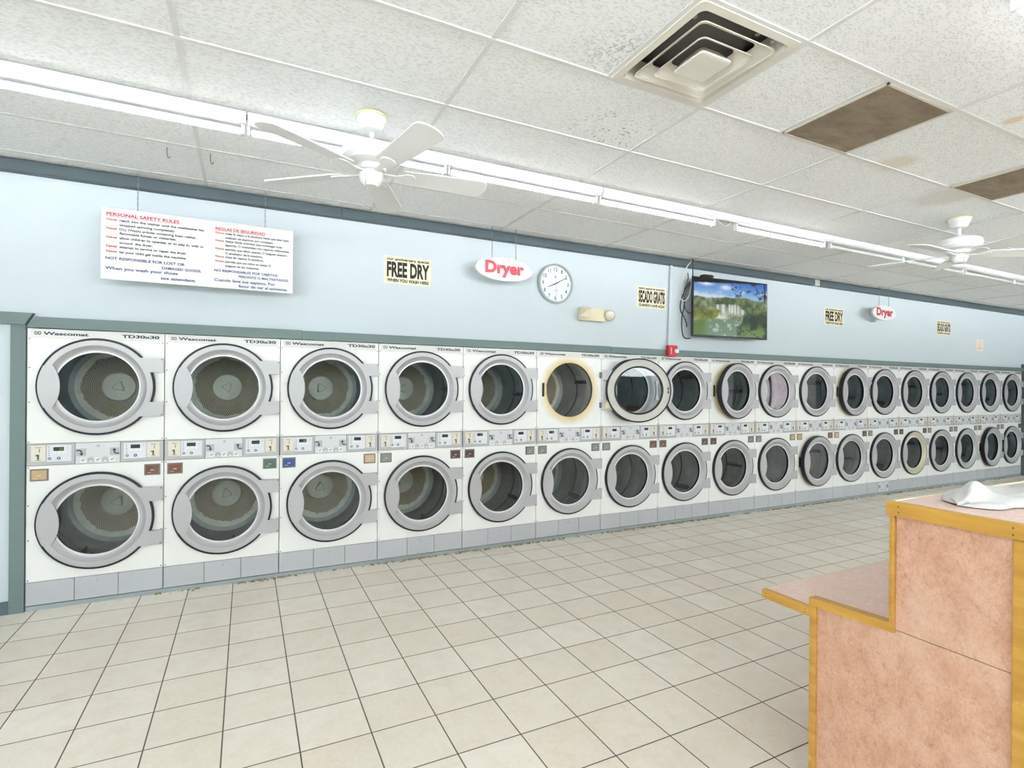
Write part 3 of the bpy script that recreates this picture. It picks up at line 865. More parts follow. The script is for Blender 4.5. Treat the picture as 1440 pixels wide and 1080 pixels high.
strip_light(-3.6, -1.15, y2, [(-3.57, -2.40, True), (-2.37, -1.18, True)], 'lit strip light of the second row over the near end')
strip_light(-1.14, 1.31, y2, [(-1.11, 0.06, True), (0.09, 1.28, True)], 'lit strip light overhead of the viewer')
for i, xa in enumerate((-3.6, -1.14, 1.32, 3.78, 6.24)):  # unseen row of lamps, added to even out the room light
    strip_light(xa, xa + 2.45, -6.3, [(xa + 0.03, xa + 1.21, True), (xa + 1.24, xa + 2.42, True)], 'added strip light number %d of the unseen row behind the viewer' % (i + 1))

# ================================================================== CEILING FANS
def blade_geo():
    bm = B()
    out = []
    w0, w1 = 0.060, 0.079
    for i in range(9):
        t = i / 8; out.append((0.175 + 0.455 * t, -(w0 + (w1 - w0) * t)))
    for i in range(1, 8):
        a = -PI / 2 + PI * i / 8; out.append((0.63 + 0.05 * math.cos(a), w1 * math.sin(a)))
    for i in range(9):
        t = 1 - i / 8; out.append((0.175 + 0.455 * t, (w0 + (w1 - w0) * t)))
    prism(bm, out, 'z', -0.004, 0.004)
    return bm
def fan(loc, phase, label):
    t = thing('ceiling_fan', loc, label, 'ceiling fan', 'white ceiling fans')
    bm = B(); lathe(bm, [(0.0, 0.0), (0.088, 0.0), (0.088, -0.010), (0.080, -0.012)], 'z', 32); obj('mounting_ring', bm, M['ivory'], t)
    bm = B(); lathe(bm, [(0.082, -0.008), (0.080, -0.030), (0.068, -0.046), (0.066, -0.058), (0.052, -0.078), (0.028, -0.088), (0.0, -0.088)], 'z', 32); obj('canopy', bm, M['fanwhite'], t)
    bm = B(); lathe(bm, [(0.013, -0.085), (0.013, -0.140), (0.026, -0.148), (0.032, -0.166), (0.0, -0.168)], 'z', 20); obj('downrod', bm, M['fanwhite'], t)
    bm = B(); lathe(bm, [(0.0, -0.160), (0.060, -0.163), (0.120, -0.172), (0.158, -0.195), (0.165, -0.220), (0.160, -0.245), (0.135, -0.268), (0.095, -0.280), (0.0, -0.282)], 'z', 40); obj('motor_housing', bm, M['fanwhite'], t)
    bm = B(); lathe(bm, [(0.078, -0.280), (0.082, -0.286), (0.082, -0.312), (0.062, -0.318), (0.0, -0.318)], 'z', 32); obj('hub', bm, [M['fanwhite']], t)
    bm = B(); lathe(bm, [(0.066, -0.316), (0.066, -0.345), (0.056, -0.375), (0.036, -0.392), (0.0, -0.394)], 'z', 32); obj('switch_cup', bm, M['fanwhite'], t)
    for i in range(5):
        a = math.radians(phase + 72 * i)
        b = obj('blade', blade_geo(), M['fanblade'], t, (0, 0, -0.310))
        b.rotation_euler = Matrix.Rotation(a, 3, 'Z').to_euler()
        b.matrix_local = Matrix.Translation((0, 0, -0.312)) @ Matrix.Rotation(a, 4, 'Z') @ Matrix.Rotation(math.radians(-12), 4, 'X')
        bm = B()
        prism(bm, [(0.06, -0.016), (0.13, -0.013), (0.16, -0.022), (0.19, -0.040), (0.225, -0.042), (0.245, -0.025), (0.252, 0.0), (0.245, 0.025), (0.225, 0.042), (0.19, 0.040), (0.16, 0.022), (0.13, 0.013), (0.06, 0.016)], 'z', -0.013, -0.005)
        obj('blade_bracket', bm, M['fanwhite'], b)
    bm = B(); tube(bm, [(-0.04, -0.052, -0.34), (-0.042, -0.056, -0.36), (-0.042, -0.056, -0.43)], 0.0016, 6); obj('pull_chain', bm, M['chain'], t)
    return t
fan((1.975, -1.715, CEIL), -5, 'white five-blade ceiling fan nearest, in front of the lit strip')
fan((6.97, -2.29, CEIL), 36, 'white five-blade ceiling fan farther off, beside the unlit strip')

# ================================================================== CEILING VENT AND RETURN GRILLES
t = thing('ceiling_vent', ((vx0 + vx1) / 2, (vy0 + vy1) / 2, CEIL), 'square white stepped air vent set in the ceiling', 'vent')
def sq_ring(bm, prof, mi=0, rr=0.03, nc=6):
    """square frame with rounded corners from (half width, z) profile"""
    rings = []
    for h, z in prof:
        r = min(rr, h * 0.35); pts = []
        for cx, cy, a0 in ((1, 1, 0), (-1, 1, PI / 2), (-1, -1, PI), (1, -1, 1.5 * PI)):
            for i in range(nc + 1):
                a = a0 + PI / 2 * i / nc; pts.append((cx * (h - r) + r * math.cos(a), cy * (h - r) + r * math.sin(a)))
        rings.append([bm.verts.new((x, y, z)) for x, y in pts])
    for A, Bq in zip(rings, rings[1:]):
        n = len(A)
        for i in range(n):
            f = bm.faces.new([A[i], A[(i + 1) % n], Bq[(i + 1) % n], Bq[i]]); f.material_index = mi; f.smooth = True
    return rings
bm = B(); sq_ring(bm, [(0.298, 0.004), (0.298, -0.004), (0.262, -0.006), (0.250, 0.010), (0.243, 0.045), (0.243, 0.09)], rr=0.03); obj('vent_frame', bm, M['diff'], t)
bm = B(); R_ = sq_ring(bm, [(0.2985, 0.006), (0.2985, 0.12)]); bm.faces.new(R_[-1]); obj('vent_duct', bm, M['dirt'], t)
for prof in ([(0.222, -0.008), (0.224, -0.014), (0.170, 0.030), (0.166, 0.030), (0.214, -0.010), (0.222, -0.008)], [(0.158, -0.018), (0.160, -0.024), (0.108, 0.020), (0.104, 0.020), (0.150, -0.020), (0.158, -0.018)]):
    bm = B(); sq_ring(bm, prof, rr=0.03); obj('vent_louver', bm, M['diff'], t)
bm = B(); R_ = sq_ring(bm, [(0.060, 0.020), (0.094, -0.026), (0.092, -0.031), (0.080, -0.033)], rr=0.02); bm.faces.new(R_[-1]); bm.faces.new(R_[0])
obj('vent_center', bm, M['diff'], t)
bm = B()
for sx, sy in ((0.2, -0.215), (-0.225, -0.18), (0.1, -0.22)): lathe(bm, [(0.012, -0.004), (0.010, -0.008), (0, -0.009)], 'z', 12, 0, (sx, sy, 0.03))
obj('vent_clip', bm, M['steel'], t)

def grille(x0, x1, y0, y1, label):
    t = thing('return_grille', ((x0 + x1) / 2, (y0 + y1) / 2, CEIL), label, 'grille', 'brown return air panels')
    hx, hy = (x1 - x0) / 2, (y1 - y0) / 2
    bm = B()
    for a in ((-hx, hx, -hy, -hy + 0.012), (-hx, hx, hy - 0.012, hy), (-hx, -hx + 0.012, -hy, hy), (hx - 0.012, hx, -hy, hy)): box(bm, a[0], a[1], a[2], a[3], -0.008, 0.004)
    obj('grille_frame', bm, M['coin'], t)
    bm = B(); box(bm, -hx + 0.012, hx - 0.012, -hy + 0.012, hy - 0.012, -0.005, 0.003); obj('filter_mesh', bm, M['weave'], t)
grille(4.178, 4.768, -3.232, -2.645, 'brown dusty return air panel next to the square vent')
grille(6.033, 6.637, -3.232, -2.645, 'brown dusty return air panel farther off near the frame edge')

# two little wire hooks
for x, y, lab in ((0.886, -0.712, 'small wire hook on ceiling, before the grid joint'), (1.130, -0.733, 'small dark hook on ceiling, past the grid joint')):
    bm = B(); tube(bm, spline([(0, 0, 0.004), (0, 0, -0.04), (0.008, 0, -0.062), (0.018, 0, -0.05)], 5), 0.0028, 6)
    o = obj('ceiling_hook', bm, M['lifter'], loc=(x, y, CEIL)); tag(o, lab, 'hook')

# ================================================================== HANGING SIGNS
def chain_bm(x, z0, z1, y=0.0):
    bm = B(); n = max(3, int((z1 - z0) / 0.022)); st = (z1 - z0) / n
    for i in range(n):
        zc = z0 + (i + 0.5) * st; hl = st * 0.62; w = 0.0045
        pts = []
        for k in range(10):
            a = 2 * PI * k / 10; u = w * math.cos(a); v = hl * math.sin(a)
            pts.append((x + (u if i % 2 == 0 else 0), y + (0 if i % 2 == 0 else u), zc + v))
        pts.append(pts[0]); tube(bm, pts, 0.0014, 5, cap=False)
    return bm
YS = -0.182
sx0, sx1, sz0, sz1 = 0.441, 1.676, 2.302, 2.800
t = thing('safety_rules_sign', ((sx0 + sx1) / 2, YS, 2.302), 'white hanging board of red, black and blue safety rules in two languages', 'sign')
ox = (sx0 + sx1) / 2
bm = B(); box(bm, sx0 - ox, sx1 - ox, -0.004, 0.004, 0, sz1 - sz0, bev=0.0015); obj('sign_board', bm, M['signwhite'], t)
Wd, Hd = sx1 - sx0, sz1 - sz0
def U(u): return sx0 - ox + u * Wd
def V(v): return (1 - v) * Hd
red, blk = B(), B()
ly = -0.0050
def put(bm, s, u0, u1, v, cap, bold=0.02): letters(bm, s, U(u0), U(u1), V(v) - cap * 0.5, cap, ly, bold)
def line(nm, m, s, u0, u1, v, cap, bold):
    q = B(); put(q, s, u0, u1, v, cap, bold); obj(nm, q, m, t)
put(red, 'PERSONAL SAFETY RULES', .025, .376, .085, .024, .035); box(red, U(.025), U(.376), ly, ly + .0004, V(.118) - .001, V(.118) + .001)
for s, u1, v in (('reach into the washer until the washbasket has', .503, .162), ('stopped spinning completely.', .355, .225), ('Dry (Wash) articles containing foam rubber,', .465, .287), ('flammable fumes or materials.', .362, .345), ('allow children to operate, or to play in, with or', .503, .410), ('around  the dryer.', .245, .475), ('attempt to service or repair the dryer.', .415, .535), ('let your child get inside the machine.', .412, .607)):
    put(blk, s, .086, u1, v, .0175, .032)
for v in (.160, .285, .408, .533, .605): line('pale_red_lettering', M['faded_red'], 'Never', .025, .079, v, .0175, .035)
line('blue_lettering', M['blue_ink'], 'NOT RESPONSIBLE FOR LOST OR', .022, .405, .703, .0195, .028); line('blue_lettering', M['blue_ink'], 'DAMAGED GOODS.', .290, .490, .778, .0195, .028)
line('blue_lettering', M['blue_ink'], 'When you wash your shoes', .022, .370, .842, .0215, .024); line('blue_lettering', M['blue_ink'], 'see attendant.', .285, .462, .925, .0215, .024)
obj('red_lettering', red, M['red_ink'], t); obj('grey_lettering', blk, M['inkgrey'], t)
red, blk = B(), B()
put(red, 'REGLAS DE SEGURIDAD', .563, .838, .108, .022, .035); box(red, U(.563), U(.838), ly, ly + .0004, V(.139) - .001, V(.139) + .001)
for s, u1, v in (('meta la mano a la lavadora hasta que ésta haya', .975, .170), ('acabado de exprimir por completo.', .885, .232), ('Seque (lave) artículos que contengan hule', .935, .286), ('espuma, O materiales con vapores inflamables.', .980, .345), ('permita que niños operen, O jueguen adentro', .965, .408), ('O alrededor de la secadora.', .825, .468), ('trate de reparar la secadora.', .830, .525), ('permita que sus niños se metan O', .872, .595), ('jueguen en las maquinas.', .805, .657)):
    put(blk, s, .616, u1, v, .0172, .032)
for v in (.168, .284, .406, .523, .593): line('pale_red_lettering', M['faded_red'], 'Nunca', .563, .610, v, .0172, .035)
line('blue_lettering', M['blue_ink'], 'NO RESPONSABLES POR OBJETOS', .558, .910, .738, .0185, .028); line('blue_lettering', M['blue_ink'], 'PERDIDOS O MALTRATADOS.', .690, .976, .805, .0185, .028)
line('blue_lettering', M['blue_ink'], 'Cuando lave sus zapatos, Por', .558, .897, .880, .0210, .024); line('blue_lettering', M['blue_ink'], 'favor de ver al asistente.', .690, .970, .950, .0210, .024)
obj('red_lettering', red, M['red_ink'], t); obj('grey_lettering', blk, M['inkgrey'], t)
for cx, zt in ((0.652, CEIL), (1.474, CEIL)): obj('chain', chain_bm(cx - ox, Hd - 0.008, zt - sz0), M['chain'], t)

def dryer_sign(xc, w, h, zc, ink, label, dx):
    t = thing('hanging_oval_sign', (xc, YS, zc), label, 'sign', 'oval Dryer signs on chains')
    bm = B(); prism(bm, [(w / 2 * math.cos(2 * PI * i / 56), h / 2 * math.sin(2 * PI * i / 56)) for i in range(56)], 'y', -0.012, 0.012); obj('sign_board', bm, M['signwhite'], t)
    for y, s in ((-0.0128, 1),):
        bm = B(); letters(bm, 'Dryer', -0.200, 0.208, -0.044, 0.118, y, 0.05); obj('red_lettering', bm, ink, t)
    for c in (-dx, dx): obj('chain', chain_bm(c, h * 0.40, CEIL - zc), M['chain'], t)
dryer_sign(3.535, 0.590, 0.220, 2.688, M['rose_ink'], 'oval hanging Dryer sign between the poster and the wall clock', 0.125)
dryer_sign(9.662, 0.580, 0.212, 2.700, M['red_ink'], 'oval hanging Dryer sign beyond the television', 0.118)

# ================================================================== POSTERS AND NOTICE
def poster(x0, z0, l1, l2, l3, label, w=0.435, h=0.245):
    t = thing('paper_sign', (x0, WY - 0.001, z0), label, 'poster', 'cream posters on the blue wall')
    bm = B(); box(bm, 0, w, -0.003, 0, 0, h); obj('poster_sheet', bm, M['paper'], t)
    bm = B()
    letters(bm, l1, 0.025, w - 0.02, h * 0.845, 0.026, -0.0036, 0.035)
    letters(bm, l2, 0.026, w - 0.016, h * 0.235, h * 0.56, -0.0036, 0.042 if len(l2) < 10 else 0.046)
    letters(bm, l3, 0.028, w - 0.022, h * 0.055, 0.030, -0.0036, 0.045)
    obj('black_lettering', bm, M['ink'], t)
poster(2.442, 2.497, 'our anniversary special', 'FREE DRY', 'WHEN YOU WASH HERE', 'cream FREE DRY poster nearest, beside the first oval sign')
poster(5.282, 2.490, 'nuestro especial de aniversario', 'SECADO GRATIS', 'CUANDO LAVE AQUI', 'cream SECADO GRATIS poster between clock and television', 0.425)
poster(8.592, 2.490, 'our anniversary special', 'FREE DRY', 'WHEN YOU WASH HERE', 'cream FREE DRY poster beyond the television', 0.432)
poster(11.470, 2.500, 'nuestro especial de aniversario', 'SECADO GRATIS', 'CUANDO LAVE AQUI', 'cream SECADO GRATIS poster at the far end of the wall', 0.44, 0.235)
t = thing('notice_sign', (12.732, WY - 0.001, 2.275), 'small pink paper notice at the far end of the wall', 'notice')
bm = B(); box(bm, 0, 0.268, -0.002, 0, 0, 0.21); obj('notice_sheet', bm, M['pink'], t)
bm = B()
for z, a, b in ((0.15, 0.11, 0.16), (0.105, 0.10, 0.17), (0.05, 0.05, 0.22)): box(bm, a, b, -0.0026, -0.0018, z, z + 0.007)
obj('notice_print', bm, M['faded_red'], t)

# ================================================================== CLOCK
R = 0.205
t = thing('wall_clock', (4.208, WY - 0.001, 2.648), 'round grey rimmed wall clock with white face reading ten past eight', 'clock')
bm = B(); lathe(bm, [(0.0, 0.0), (R - 0.006, 0.0), (R, -0.010), (R, -0.040), (R - 0.006, -0.050), (R - 0.014, -0.050), (R - 0.020, -0.040), (R - 0.020, -0.012)], 'y', 56); obj('clock_rim', bm, M['clockgrey'], t)
bm = B(); lathe(bm, [(0.0, -0.020), (R - 0.019, -0.020), (R - 0.019, -0.012), (0, -0.012)], 'y', 56); face = obj('clock_face', bm, M['clockface'], t)
bm = B()
for n in range(1, 13):
    a = PI / 2 - n * PI / 6; s = str(n); w = 0.020 * len(s) + (0.004 if len(s) == 2 else 0.002)
    if n == 1: w = 0.012
    if n == 11: w = 0.030
    cx, cz = 0.148 * math.cos(a), 0.148 * math.sin(a)
    letters(bm, s, cx - w / 2, cx + w / 2, cz - 0.020, 0.040, -0.0208, 0.006)
letters(bm, 'E', -0.008, 0.010, 0.060, 0.022, -0.0208, 0.02)
obj('clock_numerals', bm, M['inkgrey'], face)
bm = B(); box(bm, -0.030, 0.030, -0.0208, -0.0203, -0.072, -0.066); obj('clock_print', bm, M['tube_off'], face)
def hand(ang, L, tail, w, y, m, nm):
    bm = B(); c, s = math.cos(ang), math.sin(ang)
    prism(bm, [(-tail * c - w * s, -tail * s + w * c), (L * c - w * 0.5 * s, L * s + w * 0.5 * c), (L * c + w * 0.5 * s, L * s - w * 0.5 * c), (-tail * c + w * s, -tail * s - w * c)], 'y', y, y + 0.0015); obj(nm, bm, m, t)
hand(PI / 2 - PI / 3 - 0.03, 0.150, 0.03, 0.0045, -0.028, M['ink'], 'minute_hand')
hand(PI / 2 - 8 * PI / 6 - 0.10, 0.098, 0.03, 0.0055, -0.025, M['ink'], 'hour_hand')
hand(PI / 2 + 0.03, 0.05, 0.125, 0.0012, -0.031, M['red_ink'], 'second_hand')
bm = B(); lathe(bm, [(0.0, -0.0445), (R * 0.5, -0.0435), (R - 0.0195, -0.0405)], 'y', 56); obj('clock_glass', bm, M['thinglass'], t)

# ================================================================== EMERGENCY LIGHT
t = thing('emergency_wall_lamp', (4.648, WY - 0.001, 2.355), 'aged cream emergency light box with two swivel lamp heads', 'emergency light')
bm = B(); box(bm, -0.150, 0.150, -0.075, 0, -0.070, 0.070, bev=0.006); obj('battery_case', bm, M['emer'], t)
bm = B()
P = [(-0.055, 0, -0.055), (0.055, 0, -0.055), (0.055, 0, 0.055), (-0.055, 0, 0.055)]
fr = [bm.verts.new((x, -0.035, z)) for x, _, z in P]; bk = [bm.verts.new((x * 0.62, 0.02, z * 0.62)) for x, _, z in P]; ap = bm.verts.new((0.004, -0.058, 0.004))
for i in range(4):
    j = (i + 1) % 4; bm.faces.new([fr[i], fr[j], ap]); bm.faces.new([fr[i], fr[j], bk[j], bk[i]])
bm.faces.new(bk)
o = obj('square_lamp_head', bm, M['emerlamp'], t, (-0.118, -0.100, 0.002)); o.rotation_euler = (math.radians(-14), math.radians(8), math.radians(-34))
bm = B(); lathe(bm, [(0.0, 0.05), (0.030, 0.05), (0.050, 0.02), (0.058, -0.015), (0.058, -0.025)], 'y', 28); lathe(bm, [(0.056, -0.022, 1), (0.046, -0.034, 1), (0.024, -0.044, 1), (0.0, -0.047, 1)], 'y', 28)
o = obj('round_lamp_head', bm, [M['emerlamp'], M['emerclear']], t, (0.196, -0.085, 0.004)); o.rotation_euler = (math.radians(20), math.radians(16), math.radians(-12))
bm = B(); tube(bm, [(0.14, -0.05, 0.0), (0.185, -0.06, 0.002)], 0.014, 10); obj('lamp_bracket', bm, M['emer'], t)

# ================================================================== FIRE ALARM AND CONDUIT
t = thing('fire_alarm', (5.745, -0.030, 2.008), 'red fire alarm with white strobe fixed on the ledge board', 'alarm')
bm = B(); box(bm, -0.068, 0.068, -0.050, 0, -0.062, 0.064, bev=0.006); obj('alarm_body', bm, M['alarm'], t)
bm = B(); box(bm, 0.010, 0.066, -0.078, -0.048, -0.028, 0.022, bev=0.012); obj('strobe_lens', bm, M['lens'], t)
bm = B()
for i, ch in enumerate('FIRE'):
    letters(bm, ch, -0.036, -0.020, 0.022 - i * 0.019, 0.014, -0.0506, 0.03)
obj('white_lettering', bm, M['white'], t)
bm = B(); tube(bm, [(5.766, -0.012, 3.006), (5.760, -0.012, 2.80), (5.745, -0.012, 2.30), (5.738, -0.012, 2.066)], 0.013, 10)
o = obj('conduit_pipe', bm, M['conduit']); tag(o, 'thin painted conduit dropping to the red alarm', 'conduit')

# ================================================================== TELEVISION
TL = Vector((5.993, -0.12, 2.886)); TR = Vector((7.169, -0.185, 2.889)); BL = Vector((5.978, -0.12, 2.200))
ux = (TR - TL).normalized(); uz = (TL - BL).normalized(); uy = uz.cross(ux).normalized()   # uy points at the wall
uz = ux.cross(uy).normalized()
tw, thh = (TR - TL).length, 0.70
root_m = Matrix.Translation((TL + TR) / 2 - uz * thh) @ Matrix((ux, uy, uz)).transposed().to_4x4()
t = bpy.data.objects.new('television', None); COL.objects.link(t); t.matrix_world = root_m
tag(t, 'black flat screen television on the wall showing waterfalls under blue sky', 'television')
bm = B(); box(bm, -tw / 2, tw / 2, -0.010, 0.020, 0, thh, 0, bev=0.003); box(bm, -tw * 0.38, tw * 0.38, 0.020, 0.055, 0.06, thh * 0.75, 0, bev=0.01); obj('tv_case', bm, M['tvblack'], t)
# the picture: colours computed per point of a fine grid
nx, ny = 220, 124
rng = np.random.RandomState(3)
def fnoise(fx, fy, seed, octv=4):
    r = np.random.RandomState(seed); out = np.zeros((ny, nx)); amp = 1.0; tot = 0
    for o_ in range(octv):
        gx, gy = int(fx * 2 ** o_) + 2, int(fy * 2 ** o_) + 2
        g = r.rand(gy, gx)
        yy = np.linspace(0, gy - 1.001, ny); xx = np.linspace(0, gx - 1.001, nx)
        y0_, x0_ = yy.astype(int), xx.astype(int); fy_ = (yy - y0_)[:, None]; fx_ = (xx - x0_)[None]
        a = g[y0_][:, x0_]; b = g[y0_][:, x0_ + 1]; c = g[y0_ + 1][:, x0_]; d = g[y0_ + 1][:, x0_ + 1]
        out += amp * ((a * (1 - fx_) + b * fx_) * (1 - fy_) + (c * (1 - fx_) + d * fx_) * fy_); tot += amp; amp *= 0.55
    return out / tot
u, v = np.meshgrid(np.linspace(0, 1, nx), np.linspace(0, 1, ny))
def sm(a, lo, hi): q = np.clip((a - lo) / (hi - lo), 0, 1); return q * q * (3 - 2 * q)
img = np.zeros((ny, nx, 3))
def lay(mask, col):
    global img
    img = img * (1 - mask[..., None]) + np.array(col) / 255.0 * mask[..., None]
img[:] = np.array((70, 118, 196)) / 255; lay(sm(v, 0.0, 0.32), (150, 190, 232))
n1, n2, n3, n4 = fnoise(5, 4, 1), fnoise(12, 9, 2), fnoise(26, 18, 4), fnoise(40, 4, 6)
lay(sm(n1 + 0.3 * n2, 0.70, 0.86) * sm(v, 0.42, 0.05), (240, 244, 250))
lay(np.exp(-((u - .16) / .10) ** 2 - ((v - .09) / .035) ** 2) * 1.0, (238, 242, 250)); lay(np.exp(-((u - .42) / .08) ** 2 - ((v - .13) / .05) ** 2), (232, 238, 248))
lay(sm(v + 0.12 * (n2 - .5) - 0.1 * u, 0.20, 0.30) * sm(u, 0.75, 0.3) * 0.8, (226, 232, 238))
hz = 0.31 + 0.10 * (n2 - 0.5) + 0.02 * np.sin(u * 9)
land = sm(v, hz - .01, hz + .015)
g = np.clip(n3 * 1.6 - 0.35, 0, 1)[..., None]
land_c = (1 - g) * np.array((58, 76, 52)) + g * np.array((146, 158, 112))
img = img * (1 - land[..., None]) + land_c / 255 * land[..., None]
lay(land * sm(n1, 0.5, 0.7) * 0.6, (206, 206, 190))
for uc, w_, v0, v1 in ((.31, .022, .44, .68), (.385, .035, .43, .62), (.47, .012, .42, .58), (.505, .016, .43, .60), (.545, .014, .42, .59), (.59, .012, .43, .60), (.655, .022, .50, .72), (.70, .008, .56, .70), (.82, .008, .58, .78)):
    lay(np.exp(-((u - uc - 0.02 * (v - v0)) / w_) ** 2) * sm(v, v0 - .01, v0 + .02) * sm(v, v1 + .06, v1 - .06) * (0.65 + 0.35 * n4), (236, 240, 242))
lay(np.exp(-((u - .36) / .12) ** 2 - ((v - .67) / .05) ** 2) * 0.85, (232, 232, 222))
# bush at the near bank
bush = sm(0.30 - 0.35 * (v - .5) - u + 0.12 * (n2 - .5) + 0.06, 0.0, 0.03) * sm(v, .50, .56) * sm(v, .88, .80)
bc = (1 - g) * np.array((74, 88, 36)) + g * np.array((158, 166, 92)); img = img * (1 - bush[..., None]) + bc / 255 * bush[..., None]
lay(bush * sm(v + 0.1 * (n2 - .5), .75, .82), (110, 84, 66))
# river
riv = sm(v - 0.70 + 0.10 * (n2 - .5) - 0.25 * np.maximum(0, .2 - u), 0, 0.03) * sm(.70 + .3 * (v - .7) * 0 - u + .25 * (v - .75) * 0.2, 0, .05)
lay(riv, (112, 142, 116)); lay(riv * sm(n3 + .25 * (n4 - .5), .56, .70) * sm(u, .1, .3) * 0.7, (206, 216, 202)); lay(riv * sm(u, .22, .10), (96, 124, 62))
# dark trees of the far bank
tr_ = sm(u + 0.30 * (v - .75) + 0.16 * (n2 - .5), .60, .66) * sm(v, .50, .62)
tc = (1 - g) * np.array((26, 44, 36)) + g * np.array((74, 98, 62)); img = img * (1 - tr_[..., None]) + tc / 255 * tr_[..., None]
lay(tr_ * sm(n3 + n1, .98, 1.12) * sm(v, .70, .90), (104, 132, 66))
# overhanging branch and trunk
br_ = sm(n3 + 0.5 * n2, .80, .88) * sm(u, .42, .52) * sm(v - .05 * np.sin(u * 14), .30, .18)
lay(br_ * 0.85, (40, 58, 66)); lay(np.exp(-((u - .965 - .02 * v) / .012) ** 2) * sm(v, .40, .33), (34, 40, 40)); lay(np.exp(-((u - .90) / .03) ** 2 - ((v - .27) / .05) ** 2) * sm(n3, .4, .6), (52, 80, 60))
lay((v < 0.085 * (1 - u)).astype(float), (26, 24, 26))
me = bpy.data.meshes.new('tv_picture')
fx = np.linspace(-tw / 2 + 0.010, tw / 2 - 0.010, nx); fz = np.linspace(thh - 0.012, 0.022, ny)
verts = [(fx[i], -0.0115, fz[j]) for j in range(ny) for i in range(nx)]
faces = [(j * nx + i, (j + 1) * nx + i, (j + 1) * nx + i + 1, j * nx + i + 1) for j in range(ny - 1) for i in range(nx - 1)]
me.from_pydata(verts, [], faces)
ca = me.color_attributes.new('picture', 'FLOAT_COLOR', 'POINT')
li = np.where(img <= 0.04045, img / 12.92, ((img + 0.055) / 1.055) ** 2.4)
ca.data.foreach_set('color', np.concatenate([li.reshape(-1, 3), np.ones((nx * ny, 1))], 1).astype(np.float32).ravel())
q = NT('screen_picture'); at = q.n('ShaderNodeVertexColor'); at.layer_name = 'picture'
q.base((0.01, 0.01, 0.01, 1)); q.set(0.08, 0, 0.35); q.l(at.outputs[0], q.b.inputs['Emission Color']); q.b.inputs['Emission Strength'].default_value = 0.62
me.materials.append(q.m)
o = bpy.data.objects.new('tv_screen', me); COL.objects.link(o); o.parent = t
bm = B(); box(bm, -0.20, 0.20, 0.055, 0.075, 0.22, 0.52); box(bm, -0.06, 0.06, 0.07, 0.118, 0.28, 0.46); obj('wall_bracket', bm, M['black'], t)

t2 = thing('media_box', tuple(TL + ux * 0.22 - uz * (-0.002) + uy * 0.01), 'small black box with tangled leads on top of the television', 'media player', rz=-0.06)
bm = B(); box(bm, -0.075, 0.075, -0.035, 0.035, 0, 0.028, bev=0.004); obj('box_case', bm, M['black'], t2)
bm = B(); tube(bm, spline([(-0.06, -0.03, 0.028), (-0.02, -0.045, 0.045), (0.04, -0.035, 0.034), (0.08, -0.03, 0.02)], 6), 0.005, 6); obj('lead', bm, M['coin'], t2)

_cn = [0]
def cable(name, pts, r, m, lab):
    dy = -0.017 * _cn[0]; _cn[0] += 1; pts = [(x, (y * 0.35 + dy - 0.008) if _cn[0] > 1 else -0.088, z) for x, y, z in pts]
    bm = B(); tube(bm, spline(pts, 10), r, 8); o = obj(name, bm, m); return tag(o, lab, 'cable', 'cables hanging beside the television')
cable('power_cord', [(6.01, -0.08, 3.07), (5.93, -0.04, 2.98), (5.86, -0.015, 2.80), (5.83, -0.012, 2.66), (5.86, -0.02, 2.60), (5.92, -0.03, 2.60), (5.97, -0.05, 2.66), (6.01, -0.06, 2.80)], 0.006, M['cable_w'], 'white cable looping from the ceiling beside the television')
cable('power_cord', [(6.02, -0.06, 2.83), (5.95, -0.03, 2.72), (5.895, -0.02, 2.58), (5.90, -0.02, 2.48), (5.95, -0.02, 2.42), (5.985, -0.03, 2.34), (5.985, -0.04, 2.30)], 0.007, M['cable_b'], 'black cable coiled behind the near edge of the television')
cable('power_cord', [(6.01, -0.06, 2.80), (5.96, -0.03, 2.70), (5.93, -0.02, 2.52), (5.90, -0.02, 2.40), (5.905, -0.02, 2.25), (5.94, -0.03, 2.17), (6.02, -0.06, 2.165)], 0.007, M['cable_b'], 'black cable dropping to the lower corner of the television')
cable('power_cord', [(5.97, -0.02, 2.93), (5.975, -0.02, 2.86), (5.93, -0.02, 2.76), (5.91, -0.02, 2.66), (5.93, -0.02, 2.52), (5.985, -0.03, 2.46), (6.03, -0.05, 2.47)], 0.005, M['cable_b'], 'thin dark cable above the coiled ones beside the television')
bm = B(); tube(bm, [(5.997, -0.115, 3.086), (5.999, -0.115, 2.885)], 0.006, 8); o = obj('hanger_rod', bm, M['black']); tag(o, 'thin black rod from ceiling to the television corner', 'rod')

# ================================================================== FOLDING COUNTER
X0 = 3.375; LEN = 2.5
t = thing('folding_counter', (X0, -3.62, 0), 'two level laundry folding counter in salmon laminate with golden wood edging', 'counter')
def PY(y): return y + 3.62
yl, ys, yr = -3.397, -3.700, -4.070           # low front, step, back
bm = B(); box(bm, 0.004, 0.022, PY(yr + 0.01), PY(yl - 0.01), 0.0, 0.7365); obj('lower_end_panel', bm, M['laminate'], t)
bm = B(); box(bm, 0.004, 0.022, PY(yr + 0.01), PY(ys - 0.006), 0.7390, 1.150); obj('upper_end_panel', bm, M['laminate'], t)
bm = B(); box(bm, 0.022, LEN, PY(yl - 0.03), PY(yl - 0.012), 0, 0.66); obj('front_panel', bm, M['laminate'], t)
bm = B(); box(bm, 0.022, LEN, PY(yr + 0.002), PY(yr + 0.02), 0, 1.136); obj('back_panel', bm, M['laminate'], t)
bm = B(); box(bm, LEN - 0.018, LEN, PY(yr + 0.02), PY(yl - 0.03), 0, 0.70); obj('far_end_panel', bm, M['laminate'], t)
bm = B(); box(bm, 0.022, LEN, PY(ys - 0.016), PY(ys - 0.002), 0.70, 1.136); obj('riser_panel', bm, M['laminate'], t)
